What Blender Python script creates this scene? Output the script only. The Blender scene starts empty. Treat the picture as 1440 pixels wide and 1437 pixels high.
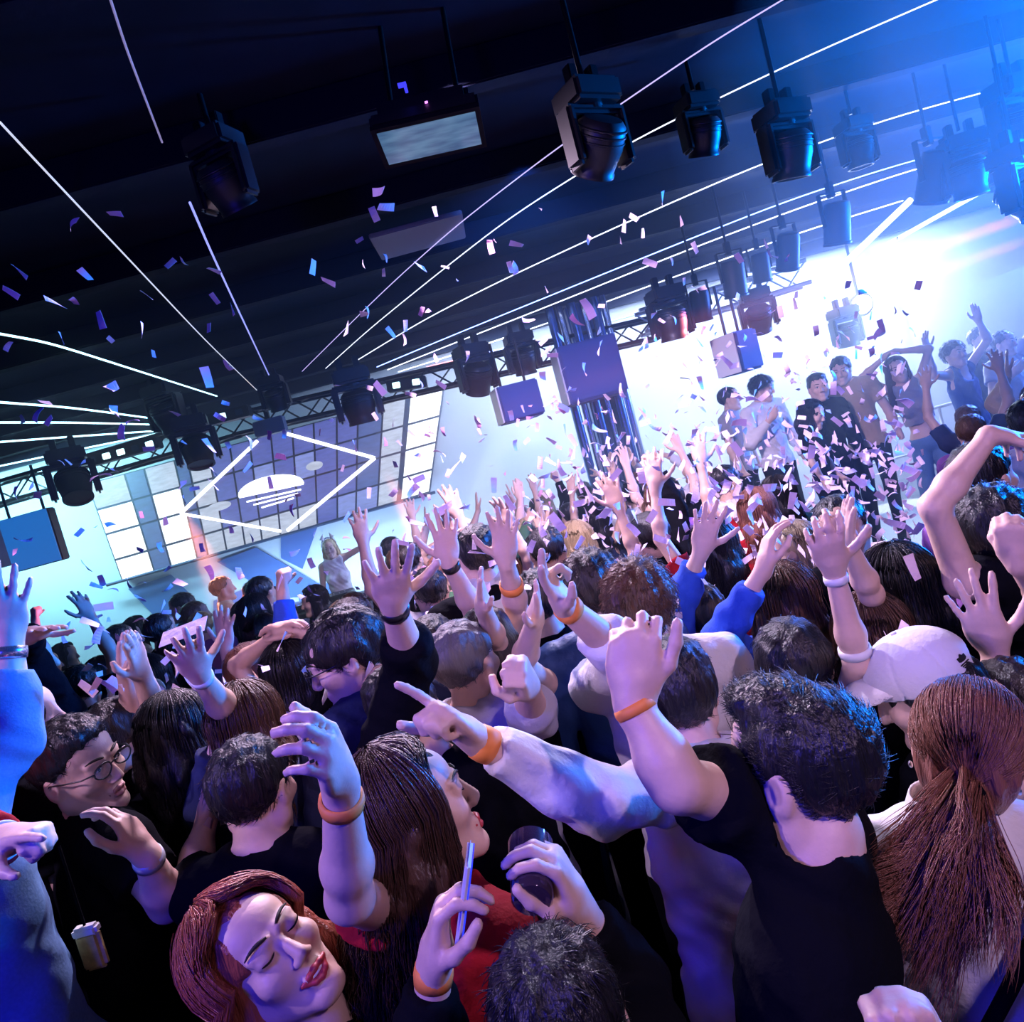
import bpy, bmesh, math, random
import numpy as np
from mathutils import Vector, Matrix
random.seed(7); RNG = np.random.default_rng(11)
S = bpy.context.scene
COL = S.collection
PI = math.pi
def V(*a): return np.array(a, dtype=np.float64)
def nrm(v):
    v = np.asarray(v, float); return v/(np.linalg.norm(v)+1e-12)

# ------------------------------------------------------------------ camera
FPX, CAMH, ROLL = 1000.0, 2.15, math.radians(15)
PITCH = -math.atan(0.069)
CAM = V(0, 0, CAMH)
_fw = V(0, math.cos(PITCH), math.sin(PITCH)); _up = V(0, -math.sin(PITCH), math.cos(PITCH)); _rt = V(1, 0, 0)
def ray(x, y):
    u = (x-720)/FPX; v = (718.5-y)/FPX
    a = u*math.cos(ROLL)+v*math.sin(ROLL); b = -u*math.sin(ROLL)+v*math.cos(ROLL)
    return _fw+a*_rt+b*_up
def at(x, y, Y):
    """the point of the place seen at pixel (x, y) that lies Y metres into the room"""
    d = ray(x, y); return CAM+d*(Y/d[1])
def atz(x, y, z):
    d = ray(x, y); return CAM+d*((z-CAMH)/d[2])
def proj(p):
    q = np.asarray(p, float)-CAM; t = q@_fw; a = (q@_rt)/t; b = (q@_up)/t
    u = a*math.cos(ROLL)-b*math.sin(ROLL); v = a*math.sin(ROLL)+b*math.cos(ROLL)
    return 720+u*FPX, 718.5-v*FPX
cd = bpy.data.cameras.new('camera'); cam = bpy.data.objects.new('camera', cd); COL.objects.link(cam)
cd.sensor_width = 36; cd.lens = 36*FPX/1440; cd.clip_start = 0.02
ir = math.cos(ROLL)*_rt-math.sin(ROLL)*_up; iu = math.sin(ROLL)*_rt+math.cos(ROLL)*_up
cam.matrix_world = Matrix(((ir[0], iu[0], -_fw[0], CAM[0]), (ir[1], iu[1], -_fw[1], CAM[1]), (ir[2], iu[2], -_fw[2], CAM[2]), (0, 0, 0, 1)))
S.camera = cam

# ------------------------------------------------------------------ materials
MATS = {}
def mat(name, col, rough=0.6, metal=0.0, emit=None, estr=0.0, bump=None, bscale=60.0, bstr=0.2, spec=0.5, coat=0.0, trans=0.0, var=0.0):
    if name in MATS: return MATS[name]
    m = bpy.data.materials.new(name); m.use_nodes = True
    nt = m.node_tree; b = nt.nodes['Principled BSDF']
    b.inputs['Base Color'].default_value = (*col, 1); b.inputs['Roughness'].default_value = rough
    b.inputs['Metallic'].default_value = metal; b.inputs['Specular IOR Level'].default_value = spec
    b.inputs['Coat Weight'].default_value = coat; b.inputs['Transmission Weight'].default_value = trans
    if emit is not None:
        b.inputs['Emission Color'].default_value = (*emit, 1); b.inputs['Emission Strength'].default_value = estr
    tc = None
    if bump or var:
        tc = nt.nodes.new('ShaderNodeTexCoord')
        mp = nt.nodes.new('ShaderNodeMapping'); nt.links.new(tc.outputs['Object'], mp.inputs['Vector'])
        if bump == 'hair': mp.inputs['Scale'].default_value = (1, 1, .16)
        nz = nt.nodes.new('ShaderNodeTexNoise'); nz.inputs['Scale'].default_value = bscale; nz.inputs['Detail'].default_value = 4
        nt.links.new(mp.outputs['Vector'], nz.inputs['Vector'])
        if bump:
            bp = nt.nodes.new('ShaderNodeBump'); bp.inputs['Strength'].default_value = bstr; bp.inputs['Distance'].default_value = .01
            nt.links.new(nz.outputs['Fac'], bp.inputs['Height']); nt.links.new(bp.outputs['Normal'], b.inputs['Normal'])
        if var:
            mx = nt.nodes.new('ShaderNodeMix'); mx.data_type = 'RGBA'
            mx.inputs['A'].default_value = (*[c*(1-var) for c in col], 1); mx.inputs['B'].default_value = (*[min(1, c*(1+var)) for c in col], 1)
            nt.links.new(nz.outputs['Fac'], mx.inputs['Factor']); nt.links.new(mx.outputs['Result'], b.inputs['Base Color'])
    MATS[name] = m; return m
SKIN = [mat('skin_light', (.74, .50, .40), .48, bump='n', bscale=90, bstr=.08, var=.06), mat('skin_warm', (.64, .41, .31), .48, bump='n', bscale=90, bstr=.08, var=.06), mat('skin_tan', (.52, .33, .25), .5, bump='n', bscale=90, bstr=.08, var=.06)]
def fabric(name, col, rough=.85, bscale=38, bstr=.45, **k): return mat('fabric_'+name, col, rough, bump='n', bscale=bscale, bstr=bstr, spec=.05 if sum(col) < .05 else .2, **k)
FB = dict(black=fabric('black', (.0045, .005, .008), .95), white=fabric('white', (.78, .77, .78)), grey=fabric('grey', (.30, .30, .33)), navy=fabric('navy', (.02, .03, .09)),
          blue=fabric('blue', (.03, .09, .55)), red=fabric('red', (.36, .008, .02)), denim=fabric('denim', (.13, .26, .46), bscale=160, bstr=.12, var=.25), silver=fabric('silver', (.42, .42, .48), .38),
          striped=fabric('striped', (.45, .45, .5)), tan=fabric('tan', (.45, .32, .22)), purple=fabric('purple', (.25, .1, .34)), green=fabric('green', (.06, .14, .08)), bluedark=fabric('bluedark', (.03, .07, .22), .5))
HR = dict(black=mat('hair_black', (.010, .010, .013), .34, bump='hair', bscale=160, bstr=.6), dark=mat('hair_dark', (.022, .016, .014), .36, bump='hair', bscale=160, bstr=.6),
          brown=mat('hair_brown', (.10, .045, .025), .36, bump='hair', bscale=160, bstr=.6), chestnut=mat('hair_chestnut', (.27, .11, .075), .33, bump='hair', bscale=160, bstr=.6),
          red=mat('hair_red', (.34, .085, .05), .34, bump='hair', bscale=160, bstr=.6), grey=mat('hair_grey', (.12, .12, .13), .4, bump='hair', bscale=160, bstr=.6), blond=mat('hair_blond', (.45, .34, .2), .4, bump='hair', bscale=160, bstr=.6))
MBLK = mat('black_metal', (.012, .012, .014), .38, .6, bump='n', bscale=200, bstr=.05); MPLA = mat('black_plastic', (.012, .012, .014), .45)
MSIL = mat('bare_aluminium', (.6, .6, .62), .28, 1.0, bump='n', bscale=90, bstr=.05)
MGLS = mat('lens_glass', (.05, .06, .08), .06, spec=.9, coat=1.0)
ORG = mat('orange_paper', (.95, .30, .06), .6); LIPS = mat('lip_red', (.52, .06, .07), .4); EYEW = mat('eye_white', (.8, .8, .8), .2); EYEI = mat('eye_iris', (.02, .012, .01), .1)
WPL = mat('white_plastic', (.8, .8, .8), .35)

# ------------------------------------------------------------------ implicit surfaces -> one continuous mesh
class Field:
    def __init__(s): s.pr = []; s.planes = []; s.post = None
    def cone(s, a, b, ra, rb, k=.012, op=1, cap=None):
        a = np.asarray(a, float); b = np.asarray(b, float); c = (a+b)/2; r = np.linalg.norm(a-b)/2+max(ra, rb)
        s.pr.append(('c', a, b, ra, rb, k, op, cap, c, r))
    def ell(s, c, r, R=None, k=.012, op=1):
        c = np.asarray(c, float); r = np.asarray(r, float)
        s.pr.append(('e', c, r, R, None, k, op, None, c, float(r.max())))
    def plane(s, pt, n, c=None, r=None): s.planes.append((np.asarray(pt, float), nrm(n), None if c is None else np.asarray(c, float), r))
    @staticmethod
    def dist(p, P):
        if p[0] == 'c':
            _, a, b, ra, rb, *_r = p; ab = b-a; L2 = float(ab@ab)+1e-12
            q = P-a.astype(np.float32); t = np.clip(q@(ab/L2).astype(np.float32), 0, 1)
            d = np.sqrt(((q-t[:, None]*ab.astype(np.float32))**2).sum(1))-(ra+(rb-ra)*t)
            if p[7] is not None: d = np.maximum(d, (P-p[7][0].astype(np.float32))@p[7][1].astype(np.float32))
            return d
        _, c, r, R, *_r = p; q = P-c.astype(np.float32)
        if R is not None: q = q@R.astype(np.float32)
        r = r.astype(np.float32); k0 = np.sqrt(((q/r)**2).sum(1))+1e-6; k1 = np.sqrt(((q/(r*r))**2).sum(1))+1e-6
        return k0*(k0-1)/k1
    def comb(s, f, d, k, op):
        if op > 0:
            h = np.clip(.5+.5*(f-d)/k, 0, 1); return f+(d-f)*h-k*h*(1-h)
        d = -d; h = np.clip(.5-.5*(f-d)/k, 0, 1); return f+(d-f)*h+k*h*(1-h)
    def ev(s, P, bc=None, brad=0, per=1):
        n = len(P) if bc is None else len(bc)
        f = np.full((n, per), 1.0, np.float32); P3 = P.reshape(n, per, 3)
        for p in s.pr:
            if bc is None: m = slice(None); sub = P
            else:
                m = np.nonzero(((bc-p[8])**2).sum(1) < (p[9]+brad+p[5]+.03)**2)[0]
                if len(m) == 0: continue
                sub = P3[m].reshape(-1, 3)
            d = s.dist(p, sub).reshape(-1, per)
            f[m] = s.comb(f[m], d, p[5], p[6])
        f = f.reshape(-1)
        for pt, nn, c, r in s.planes:
            d = (P-pt.astype(np.float32))@nn.astype(np.float32)
            if c is None: f = np.maximum(f, d)
            else:
                m = ((P-c.astype(np.float32))**2).sum(1) < r*r; f[m] = np.maximum(f[m], d[m])
        if s.post is not None: f = s.post(P, f)
        return f
    def mesh(s, h):
        B = 8; pos = [p for p in s.pr if p[6] > 0]
        lo = np.min([p[8]-p[9] for p in pos], 0)-3*h; hi = np.max([p[8]+p[9] for p in pos], 0)+3*h
        nb = np.ceil((hi-lo)/(B*h)).astype(int)+1
        g = np.stack(np.meshgrid(*[np.arange(k) for k in nb], indexing='ij'), -1).reshape(-1, 3)
        bc = (lo+(g+.5)*B*h-.5*h).astype(np.float32); br = B*h*.87
        dc = s.ev(bc); act = np.abs(dc) < br+.024
        D = np.where(dc < 0, -1, 1).astype(np.float32).reshape(nb)
        D = np.repeat(np.repeat(np.repeat(D, B, 0), B, 1), B, 2)
        D6 = D.reshape(nb[0], B, nb[1], B, nb[2], B)
        off = np.stack(np.meshgrid(*[np.arange(B)]*3, indexing='ij'), -1).reshape(-1, 3)*h
        gi = g[act]; bca = bc[act]
        for i in range(0, len(gi), 1200):
            gg = gi[i:i+1200]; P = ((lo+gg*B*h)[:, None, :]+off[None]).astype(np.float32).reshape(-1, 3)
            f = s.ev(P, bca[i:i+1200], br, B**3)
            D6[gg[:, 0], :, gg[:, 1], :, gg[:, 2], :] = f.reshape(-1, B, B, B)
        ins = D < 0
        c8 = [(a, b, c) for a in (0, 1) for b in (0, 1) for c in (0, 1)]
        nx, ny, nz = D.shape
        sh = lambda A, o: A[o[0]:nx-1+o[0], o[1]:ny-1+o[1], o[2]:nz-1+o[2]]
        any_ = np.zeros((nx-1, ny-1, nz-1), bool); all_ = np.ones_like(any_)
        for o in c8: any_ |= sh(ins, o); all_ &= sh(ins, o)
        idx = np.argwhere(any_ & ~all_)
        vid = np.full(any_.shape, -1, np.int32); vid[idx[:, 0], idx[:, 1], idx[:, 2]] = np.arange(len(idx))
        cv = np.stack([D[idx[:, 0]+o[0], idx[:, 1]+o[1], idx[:, 2]+o[2]] for o in c8], 1)
        acc = np.zeros((len(idx), 3)); cnt = np.zeros(len(idx))
        for i in range(8):
            for j in range(i+1, 8):
                df = [c8[j][q]-c8[i][q] for q in range(3)]
                if sum(abs(q) for q in df) != 1: continue
                a = cv[:, i]; b = cv[:, j]; m = (a < 0) != (b < 0)
                t = np.where(m, a/np.where(m, a-b, 1), 0)
                acc += m[:, None]*(np.array(c8[i])[None]+t[:, None]*np.array(df)[None]); cnt += m
        VV = lo+(idx+acc/cnt[:, None])*h
        Q = []
        for ax in range(3):
            o1 = [0, 0, 0]; o1[ax] = 1
            A = ins[:nx-o1[0], :ny-o1[1], :nz-o1[2]]; Bm = ins[o1[0]:, o1[1]:, o1[2]:]
            e = np.argwhere(A != Bm); u, w = (ax+1) % 3, (ax+2) % 3
            e = e[(e[:, u] > 0) & (e[:, w] > 0) & (e[:, u] < any_.shape[u]) & (e[:, w] < any_.shape[w])]
            fl = A[e[:, 0], e[:, 1], e[:, 2]]
            def vv(du, dw):
                k = e.copy(); k[:, u] += du; k[:, w] += dw; return vid[k[:, 0], k[:, 1], k[:, 2]]
            q = np.stack([vv(-1, -1), vv(0, -1), vv(0, 0), vv(-1, 0)], 1)
            q[~fl] = q[~fl][:, ::-1]; Q.append(q)
        Q = np.concatenate(Q); Q = Q[(Q >= 0).all(1)]
        return VV, Q

def tubes(paths, rad, sides=3):
    """many thin tapering strands at once: paths (N, m, 3), rad (m,) or (N, m)"""
    paths = np.asarray(paths, float); N, m, _ = paths.shape
    rad = np.broadcast_to(np.asarray(rad, float), (N, m))
    t = np.gradient(paths, axis=1); t /= np.linalg.norm(t, axis=2, keepdims=True)+1e-9
    up = np.where(np.abs(t[..., 2:3]) > .9, V(1, 0, 0), V(0, 0, 1)); a = np.cross(t, up); a /= np.linalg.norm(a, axis=2, keepdims=True)+1e-9
    b = np.cross(t, a)
    th = np.arange(sides)*2*PI/sides
    P = paths[:, :, None]+rad[:, :, None, None]*(np.cos(th)[None, None, :, None]*a[:, :, None]+np.sin(th)[None, None, :, None]*b[:, :, None])
    VV = P.reshape(-1, 3)
    i = np.arange(N)[:, None, None]*m*sides; j = np.arange(m-1)[None, :, None]*sides; k = np.arange(sides)[None, None, :]; k2 = (k+1) % sides
    Q = np.stack([i+j+k, i+j+k2, i+j+sides+k2, i+j+sides+k], -1).reshape(-1, 4)
    return VV, Q
def tube(path, r, sides=8): return tubes([path], r, sides)
def join(parts):
    Vs, Qs, n = [], [], 0
    for v, q in parts: Vs.append(v); Qs.append(np.asarray(q)+n); n += len(v)
    return np.concatenate(Vs), np.concatenate(Qs)
def link(name, me, parent=None, loc=(0, 0, 0)):
    o = bpy.data.objects.new(name, me); COL.objects.link(o)
    if parent is not None: o.parent = parent
    else: o.location = loc
    return o
def mesh_obj(name, vq, m, parent=None, org=(0, 0, 0), smooth=True):
    VV, Q = vq; VV = np.asarray(VV)-np.asarray(org); Q = np.asarray(Q, np.int32)
    me = bpy.data.meshes.new(name)
    me.vertices.add(len(VV)); me.vertices.foreach_set('co', VV.astype(np.float32).ravel())
    me.loops.add(Q.size); me.loops.foreach_set('vertex_index', Q.ravel())
    me.polygons.add(len(Q)); me.polygons.foreach_set('loop_start', np.arange(0, Q.size, 4, dtype=np.int32))
    me.polygons.foreach_set('use_smooth', np.full(len(Q), smooth))
    me.update(calc_edges=True); me.materials.append(m)
    return link(name, me, parent, () if parent is not None else org)
def tag(o, label=None, cat=None, group=None, kind=None):
    if label: o['label'] = label
    if cat: o['category'] = cat
    if group: o['group'] = group
    if kind: o['kind'] = kind
    return o
def empty(name, loc, rz=0, label=None, cat=None, group=None):
    o = bpy.data.objects.new(name, None); COL.objects.link(o); o.location = tuple(loc); o.rotation_euler = (0, 0, rz); o.empty_display_size = .1
    return tag(o, label, cat, group)
def copy_thing(o, parent=None):
    c = o.copy(); COL.objects.link(c)
    if parent is not None: c.parent = parent; c.matrix_parent_inverse = o.matrix_parent_inverse
    for ch in list(o.children): copy_thing(ch, c)
    return c
# bmesh helpers
def bx(bm, size, loc=(0, 0, 0), rot=None, bev=0.0):
    M = Matrix.Translation(Vector(loc))@(rot.to_4x4() if rot is not None else Matrix())@Matrix.Diagonal((*size, 1))
    r = bmesh.ops.create_cube(bm, size=1, matrix=M)
    if bev:
        es = list({e for v in r['verts'] for e in v.link_edges}); bmesh.ops.bevel(bm, geom=es, offset=bev, segments=2, affect='EDGES')
def cyl(bm, r1, r2, h, loc=(0, 0, 0), rot=None, seg=24):
    M = Matrix.Translation(Vector(loc))@(rot.to_4x4() if rot is not None else Matrix())
    bmesh.ops.create_cone(bm, cap_ends=True, segments=seg, radius1=r1, radius2=r2, depth=h, matrix=M)
def bar(bm, a, b, r, seg=10):
    a, b = Vector(a), Vector(b); d = b-a
    cyl(bm, r, r, d.length, (a+b)/2, d.to_track_quat('Z', 'Y').to_matrix(), seg)
def lathe(bm, prof, seg=28, rot=None, loc=(0, 0, 0)):
    M = Matrix.Translation(Vector(loc))@(rot.to_4x4() if rot is not None else Matrix()); rings = []
    for r, z in prof: rings.append([bm.verts.new(M@Vector((r*math.cos(2*PI*i/seg), r*math.sin(2*PI*i/seg), z))) for i in range(seg)])
    for A, B in zip(rings, rings[1:]):
        for i in range(seg): bm.faces.new((A[i], A[(i+1) % seg], B[(i+1) % seg], B[i]))
    bm.faces.new(rings[0][::-1]); bm.faces.new(rings[-1])
def bobj(name, fn, m, parent=None, loc=(0, 0, 0), smooth=False):
    bm = bmesh.new(); fn(bm); me = bpy.data.meshes.new(name); bm.normal_update(); bm.to_mesh(me); bm.free(); me.materials.append(m)
    if smooth:
        me.polygons.foreach_set('use_smooth', np.ones(len(me.polygons), bool))
        try: me.set_sharp_from_angle(angle=math.radians(40))
        except Exception: pass
    return link(name, me, parent, loc)
# ------------------------------------------------------------------ people
def frame(yaw, pitch=0, roll=0):
    cz, sz, cx, sx, cy, sy = math.cos(yaw), math.sin(yaw), math.cos(pitch), math.sin(pitch), math.cos(roll), math.sin(roll)
    Rz = np.array([[cz, -sz, 0], [sz, cz, 0], [0, 0, 1]]); Rx = np.array([[1, 0, 0], [0, cx, -sx], [0, sx, cx]]); Ry = np.array([[cy, 0, sy], [0, 1, 0], [-sy, 0, cy]])
    return Rz@Rx@Ry
def reach(P0, L, px, far=False, lo=.8, hi=1.12):
    """the point on the sight line of pixel px that lies L from joint P0 (nearer or farther solution)"""
    d = nrm(ray(*px)); q = CAM-P0; b = q@d; c0 = q@q
    for k in (1, hi, 1.25, 1.5):
        disc = b*b-c0+(L*k)**2
        if disc >= 0: break
    else:
        return CAM+d*(-b)
    r = math.sqrt(disc)
    return CAM+d*(-b+(r if far else -r))
HANDS = dict(open=(((.10, .12, .08),)*4, (.24, .07, -.09, -.28), 0), flat=(((.05, .06, .05),)*4, (.05, .01, -.03, -.08), .2), relaxed=(((.30, .45, .25), (.40, .55, .3), (.48, .6, .35), (.55, .6, .35)), (.12, .03, -.05, -.14), .3),
             fist=(((1.35, 1.75, 1.1),)*4, (.03, .01, -.01, -.04), 1), point=(((.08, .12, .08), (1.2, 1.6, 1.0), (1.3, 1.65, 1.0), (1.35, 1.6, 1.0)), (.05, 0, -.02, -.05), .7),
             thumb=(((.75, 1.3, .8), (.85, 1.35, .8), (.95, 1.35, .8), (1.0, 1.3, .8)), (.1, .03, -.04, -.12), -1), grip=(((.65, .8, .5), (.7, .85, .5), (.75, .9, .5), (.8, .9, .5)), (.10, .03, -.04, -.12), .6),
             two=(((.1, .15, .1), (.15, .2, .1), (1.2, 1.5, .9), (1.3, 1.5, .9)), (.15, -.02, -.02, -.05), .7), claw=(((.25, .8, .5), (.3, .85, .5), (.35, .85, .5), (.4, .8, .5)), (.26, .08, -.1, -.3), 0))
def hand(F, W, d, n, right, pose, sc=1.0, fr=1.0):
    d = nrm(d); n = nrm(np.asarray(n)-d*(np.asarray(n)@d)); t = np.cross(d, n) if right else np.cross(n, d)
    R = np.stack([t, d, n], 1); curls, spr, th = HANDS[pose]
    F.ell(W+d*.050*sc, V(.040, .056, .0165)*sc, R, .014)
    F.ell(W+d*.030*sc+t*.018*sc+n*.006*sc, V(.022, .034, .017)*sc, R, .012)
    F.cone(W-d*.01*sc, W+d*.03*sc, .0235*sc, .024*sc, .015)
    tips = []
    if pose in ('fist', 'point', 'thumb'): F.ell(W+d*.088*sc+n*.022*sc, V(.033, .020, .018)*sc, R, .010)
    for i in range(4):
        K = W+sc*((.029, .0095, -.010, -.0285)[i]*t+(.092, .097, .091, .080)[i]*d)
        L = (.074, .083, .076, .060)[i]*sc; a = spr[i]; e0 = d*math.cos(a)+t*math.sin(a); ang = 0; p = K; rr = (.0092, .0094, .0089, .0078)[i]*sc*fr
        F.cone(K-d*.03*sc, K, .0095*sc, rr*1.06, .006)
        for j, fl in enumerate((.44, .31, .25)):
            ang += curls[i][j]; q = p+L*fl*(e0*math.cos(ang)+n*math.sin(ang))
            F.cone(p, q, rr, rr*.93, .003); p = q; rr *= .92
        tips.append(p)
    r0 = W+sc*(.024*d+.024*t+.006*n)
    if th == 0: segs = [(.55, .80, .20), (.72, .62, .1), (.85, .5, .02)]
    elif th == -1: segs = [(.8, .62, .0), (1.0, .25, -.1), (1.0, .05, -.12)]
    elif th == 1: segs = [(.75, .45, .62), (.65, -.25, .72), (.3, -.85, .25)]
    else: segs = [(.75, .55, .2+.5*th), (.85, .25, .2+.5*th), (.95, -.05, .1+.4*th)]
    p = r0; rr = .0125*sc
    for (x, y, z), L in zip(segs, (.042, .034, .027)):
        q = p+nrm(x*d+y*t+z*n)*L*sc; F.cone(p, q, rr, rr*.88, .006); p = q; rr *= .88
    return tips
def head_field(F, H, R, hs=1.0, fem=False, detail=True):
    P = lambda x, y, z: H+R@(V(x, y, z)*hs)
    E = lambda c, r, k=.015, op=1: F.ell(P(*c), V(*r)*hs, R, k, op)
    C = lambda a, b, ra, rb, k=.012, op=1: F.cone(P(*a), P(*b), ra*hs, rb*hs, k, op)
    E((0, -.012, .035), (.074, .094, .085)); E((0, .028, -.026), (.060, .062, .084), .03); E((0, .045, .055), (.058, .045, .045), .03)
    jw = .046 if fem else .052
    for s in (1, -1):
        C((s*jw, .0, -.055), (s*.014, .070, -.100), .021, .018, .02)
        C((s*jw, .0, -.055), (s*.060, -.005, -.01), .021, .02, .02)
        E((s*.040, .064, -.020), (.024, .022, .022), .022)
    E((0, .072, -.098), (.020, .019, .018), .02)
    if detail:
        for s in (1, -1):
            E((s*.031, .106, .012), (.021, .022, .0125), .012, -1)
            E((s*.031, .082, .012), (.0185, .0145, .0125), .004)
            C((s*.012, .094, .028), (s*.046, .082, .028), .0085, .007, .010)
            E((s*.011, .100, -.033), (.009, .010, .007), .006)
        C((0, .090, .018), (0, .108, -.026), .0085, .0115, .008)
        C((-.017, .086, -.0605), (.017, .086, -.0605), .0078, .0078, .007); C((-.014, .085, -.0725), (.014, .085, -.0725), .0082, .0082, .007)
        C((-.022, .101, -.0665), (.022, .101, -.0665), .004, .004, .006, -1)
        for s in (1, -1):
            E((s*.0775, -.006, -.004), (.011, .021, .032), .006); E((s*.086, -.001, .0), (.007, .012, .019), .005, -1)
    else:
        C((0, .088, .018), (0, .104, -.026), .010, .014, .01)
        for s in (1, -1): E((s*.0775, -.006, -.004), (.011, .021, .032), .006)
def hair_field(H, R, hs, style, fringe=.07, rng=None, long_dir=None):
    """hair as one mass: skull cap, its hairline and the lengths that hang from it"""
    F = Field(); P = lambda x, y, z: H+R@(V(x, y, z)*hs)
    E = lambda c, r, k=.02, op=1: F.ell(P(*c), V(*r)*hs, R, k, op)
    dn = V(0, 0, -1) if long_dir is None else nrm(long_dir)
    if style in ('short', 'fade', 'quiff', 'bowl', 'curly'):
        t = dict(short=.009, fade=.010, quiff=.010, bowl=.015, curly=.020)[style]
        E((0, -.014, .040), (.075+t, .095+t, .083+t*1.1))
        if style == 'quiff': E((0, .035, .115), (.058, .055, .030), .03)
        if style == 'fade': E((0, .0, .098), (.070, .088, .034), .03)
        a = (fringe+.055)/.165
        zb = -.065 if style in ('bowl', 'curly') else -.05
        F.plane(P(0, .085, fringe), R@V(0, (fringe-zb)/.165, -1))
        F.ell(P(0, .115, fringe-.065), V(.068, .05, .075)*hs, R, .012, -1)
        for s in (1, -1): F.ell(P(s*.095, .0, -.03), V(.03, .032, .042)*hs, R, .012, -1)
        if style in ('fade', 'quiff'):
            for s in (1, -1): F.ell(P(s*.122, -.01, -.02), V(.035, .12, .07)*hs, R, .02, -1)
        amp, fq = dict(short=(.004, 130), fade=(.003, 150), quiff=(.0035, 120), bowl=(.004, 95), curly=(.005, 90))[style]
    else:
        E((0, -.015, .038), (.086, .106, .096))
        F.ell(P(0, .118, -.03), V(.064, .064, .108)*hs, R, .015, -1)
        amp, fq = .004, 110
        for s in (1, -1): F.ell(P(s*.072, .070, -.025), V(.030, .048, .050)*hs, R, .010, -1)
        if style in ('long', 'wavy', 'bob'):
            L = dict(long=.27, wavy=.30, bob=.13)[style]
            for s in (1, -1):
                a = P(s*.068, -.020, .0); b = P(s*.074, -.035, -.075)
                F.cone(a, b, .038*hs, .037*hs, .03); F.cone(b, b+dn*L, .037*hs, .026*hs, .03)
                a2 = P(s*.028, -.075, .0); b2 = P(s*.036, -.085, -.08)
                F.cone(a2, b2, .052*hs, .05*hs, .03); F.cone(b2, b2+dn*L*1.1, .05*hs, .034*hs, .03)
            if style == 'wavy': amp, fq = .011, 60
        elif style in ('pony', 'bun'):
            F.ell(P(0, -.045, -.02), V(.078, .075, .075)*hs, R, .03)
            if style == 'bun': F.ell(P(0, -.12, .06), V(.045, .045, .045)*hs, R, .01)
        F.ell(P(0, .12, -.03), V(.064, .064, .108)*hs, R, .012, -1)
    ph = RNG.uniform(0, 6, 3)
    Ri = R.astype(np.float32); H32 = H.astype(np.float32)
    def post(Q, f):
        q = (Q-H32)@Ri
        return f+amp*(np.sin(q[:, 0]*fq+ph[0]+2*np.sin(q[:, 2]*30))*np.sin(q[:, 1]*fq+ph[1])+.5*np.sin(q[:, 0]*fq*1.9+ph[2]+q[:, 2]*fq*.5))
    F.post = post; return F
def nrm_rows(a): return a/(np.linalg.norm(a, axis=1, keepdims=True)+1e-9)
def short_strands(vq, H, R, n, L, comb, lift=.35, r=.0011):
    VV, Q = vq; q = (VV-H)
    a = VV[Q[:, 1]]-VV[Q[:, 0]]; b = VV[Q[:, 3]]-VV[Q[:, 0]]; N = np.cross(a, b); N /= np.linalg.norm(N, axis=1, keepdims=True)+1e-12
    c = VV[Q].mean(1); k = RNG.integers(0, len(c), n); c = c[k]; N = N[k]
    out = ((c-H)*N).sum(1) > .0; c = c[out]; N = N[out]
    cm = (R@np.asarray(comb, float))[None]*np.ones((len(c), 1)) if comb is not None else nrm_rows(c-(H+R@V(0, -.055, .125)))
    cm = cm+RNG.normal(0, .26, (len(c), 3)); cm -= (cm*N).sum(1, keepdims=True)*N; cm /= np.linalg.norm(cm, axis=1, keepdims=True)+1e-9
    LL = (L*RNG.uniform(.6, 1.25, len(c)))[:, None, None]; tt = np.linspace(0, 1, 4)[None, :, None]
    p = c[:, None]-N[:, None]*.003+LL*tt*cm[:, None]+LL*N[:, None]*lift*np.sin(tt*2.2)-N[:, None]*(LL*tt)**2/.19
    return tubes(p, np.array([1, .9, .65, .15])*r)
def long_strands(H, R, hs, n, L, dn=(0, 0, -1), face=1.05, spread=.02, r=.0013, wave=.006):
    dn = nrm(dn); m = 13; out = []
    az0 = RNG.uniform(-PI, PI, n); az1 = np.where(np.abs(az0) < face, np.sign(az0)*(face+.25*RNG.uniform(0, 1, n)), az0); j = RNG.normal(0, .0035, n)+.007; ln = L*RNG.uniform(.65, 1.12, n); w0 = RNG.uniform(0, 6, n)
    p0 = RNG.uniform(.05, .9, n)
    paths = np.zeros((n, m, 3)); ax = V(.094, .113, .103)
    for i in range(7):
        th = p0+(1.75-p0)*i/6; kk = np.clip((th-.55)/.75, 0, 1); kk = kk*kk*(3-2*kk); az = az0+(az1-az0)*kk
        loc = np.stack([np.sin(th)*-np.sin(az)*(ax[0]+j), np.sin(th)*np.cos(az)*(ax[1]+j)-.016, np.cos(th)*(ax[2]+j)+.040], 1)*hs
        paths[:, i] = H+loc@R.T
    side = paths[:, 6]-H; side -= (side@dn)[:, None]*dn; side /= np.linalg.norm(side, axis=1, keepdims=True)+1e-9
    for i in range(1, 7):
        f = i/6
        paths[:, 6+i] = paths[:, 6]+dn[None]*(ln*f)[:, None]+side*(spread*(1-(1-f)**2)*RNG.uniform(-.3, 1, n))[:, None]+(wave*np.sin(w0+f*9))[:, None]*side
    return tubes(paths, np.r_[np.full(9, 1.), .9, .8, .55, .15]*r)

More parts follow.
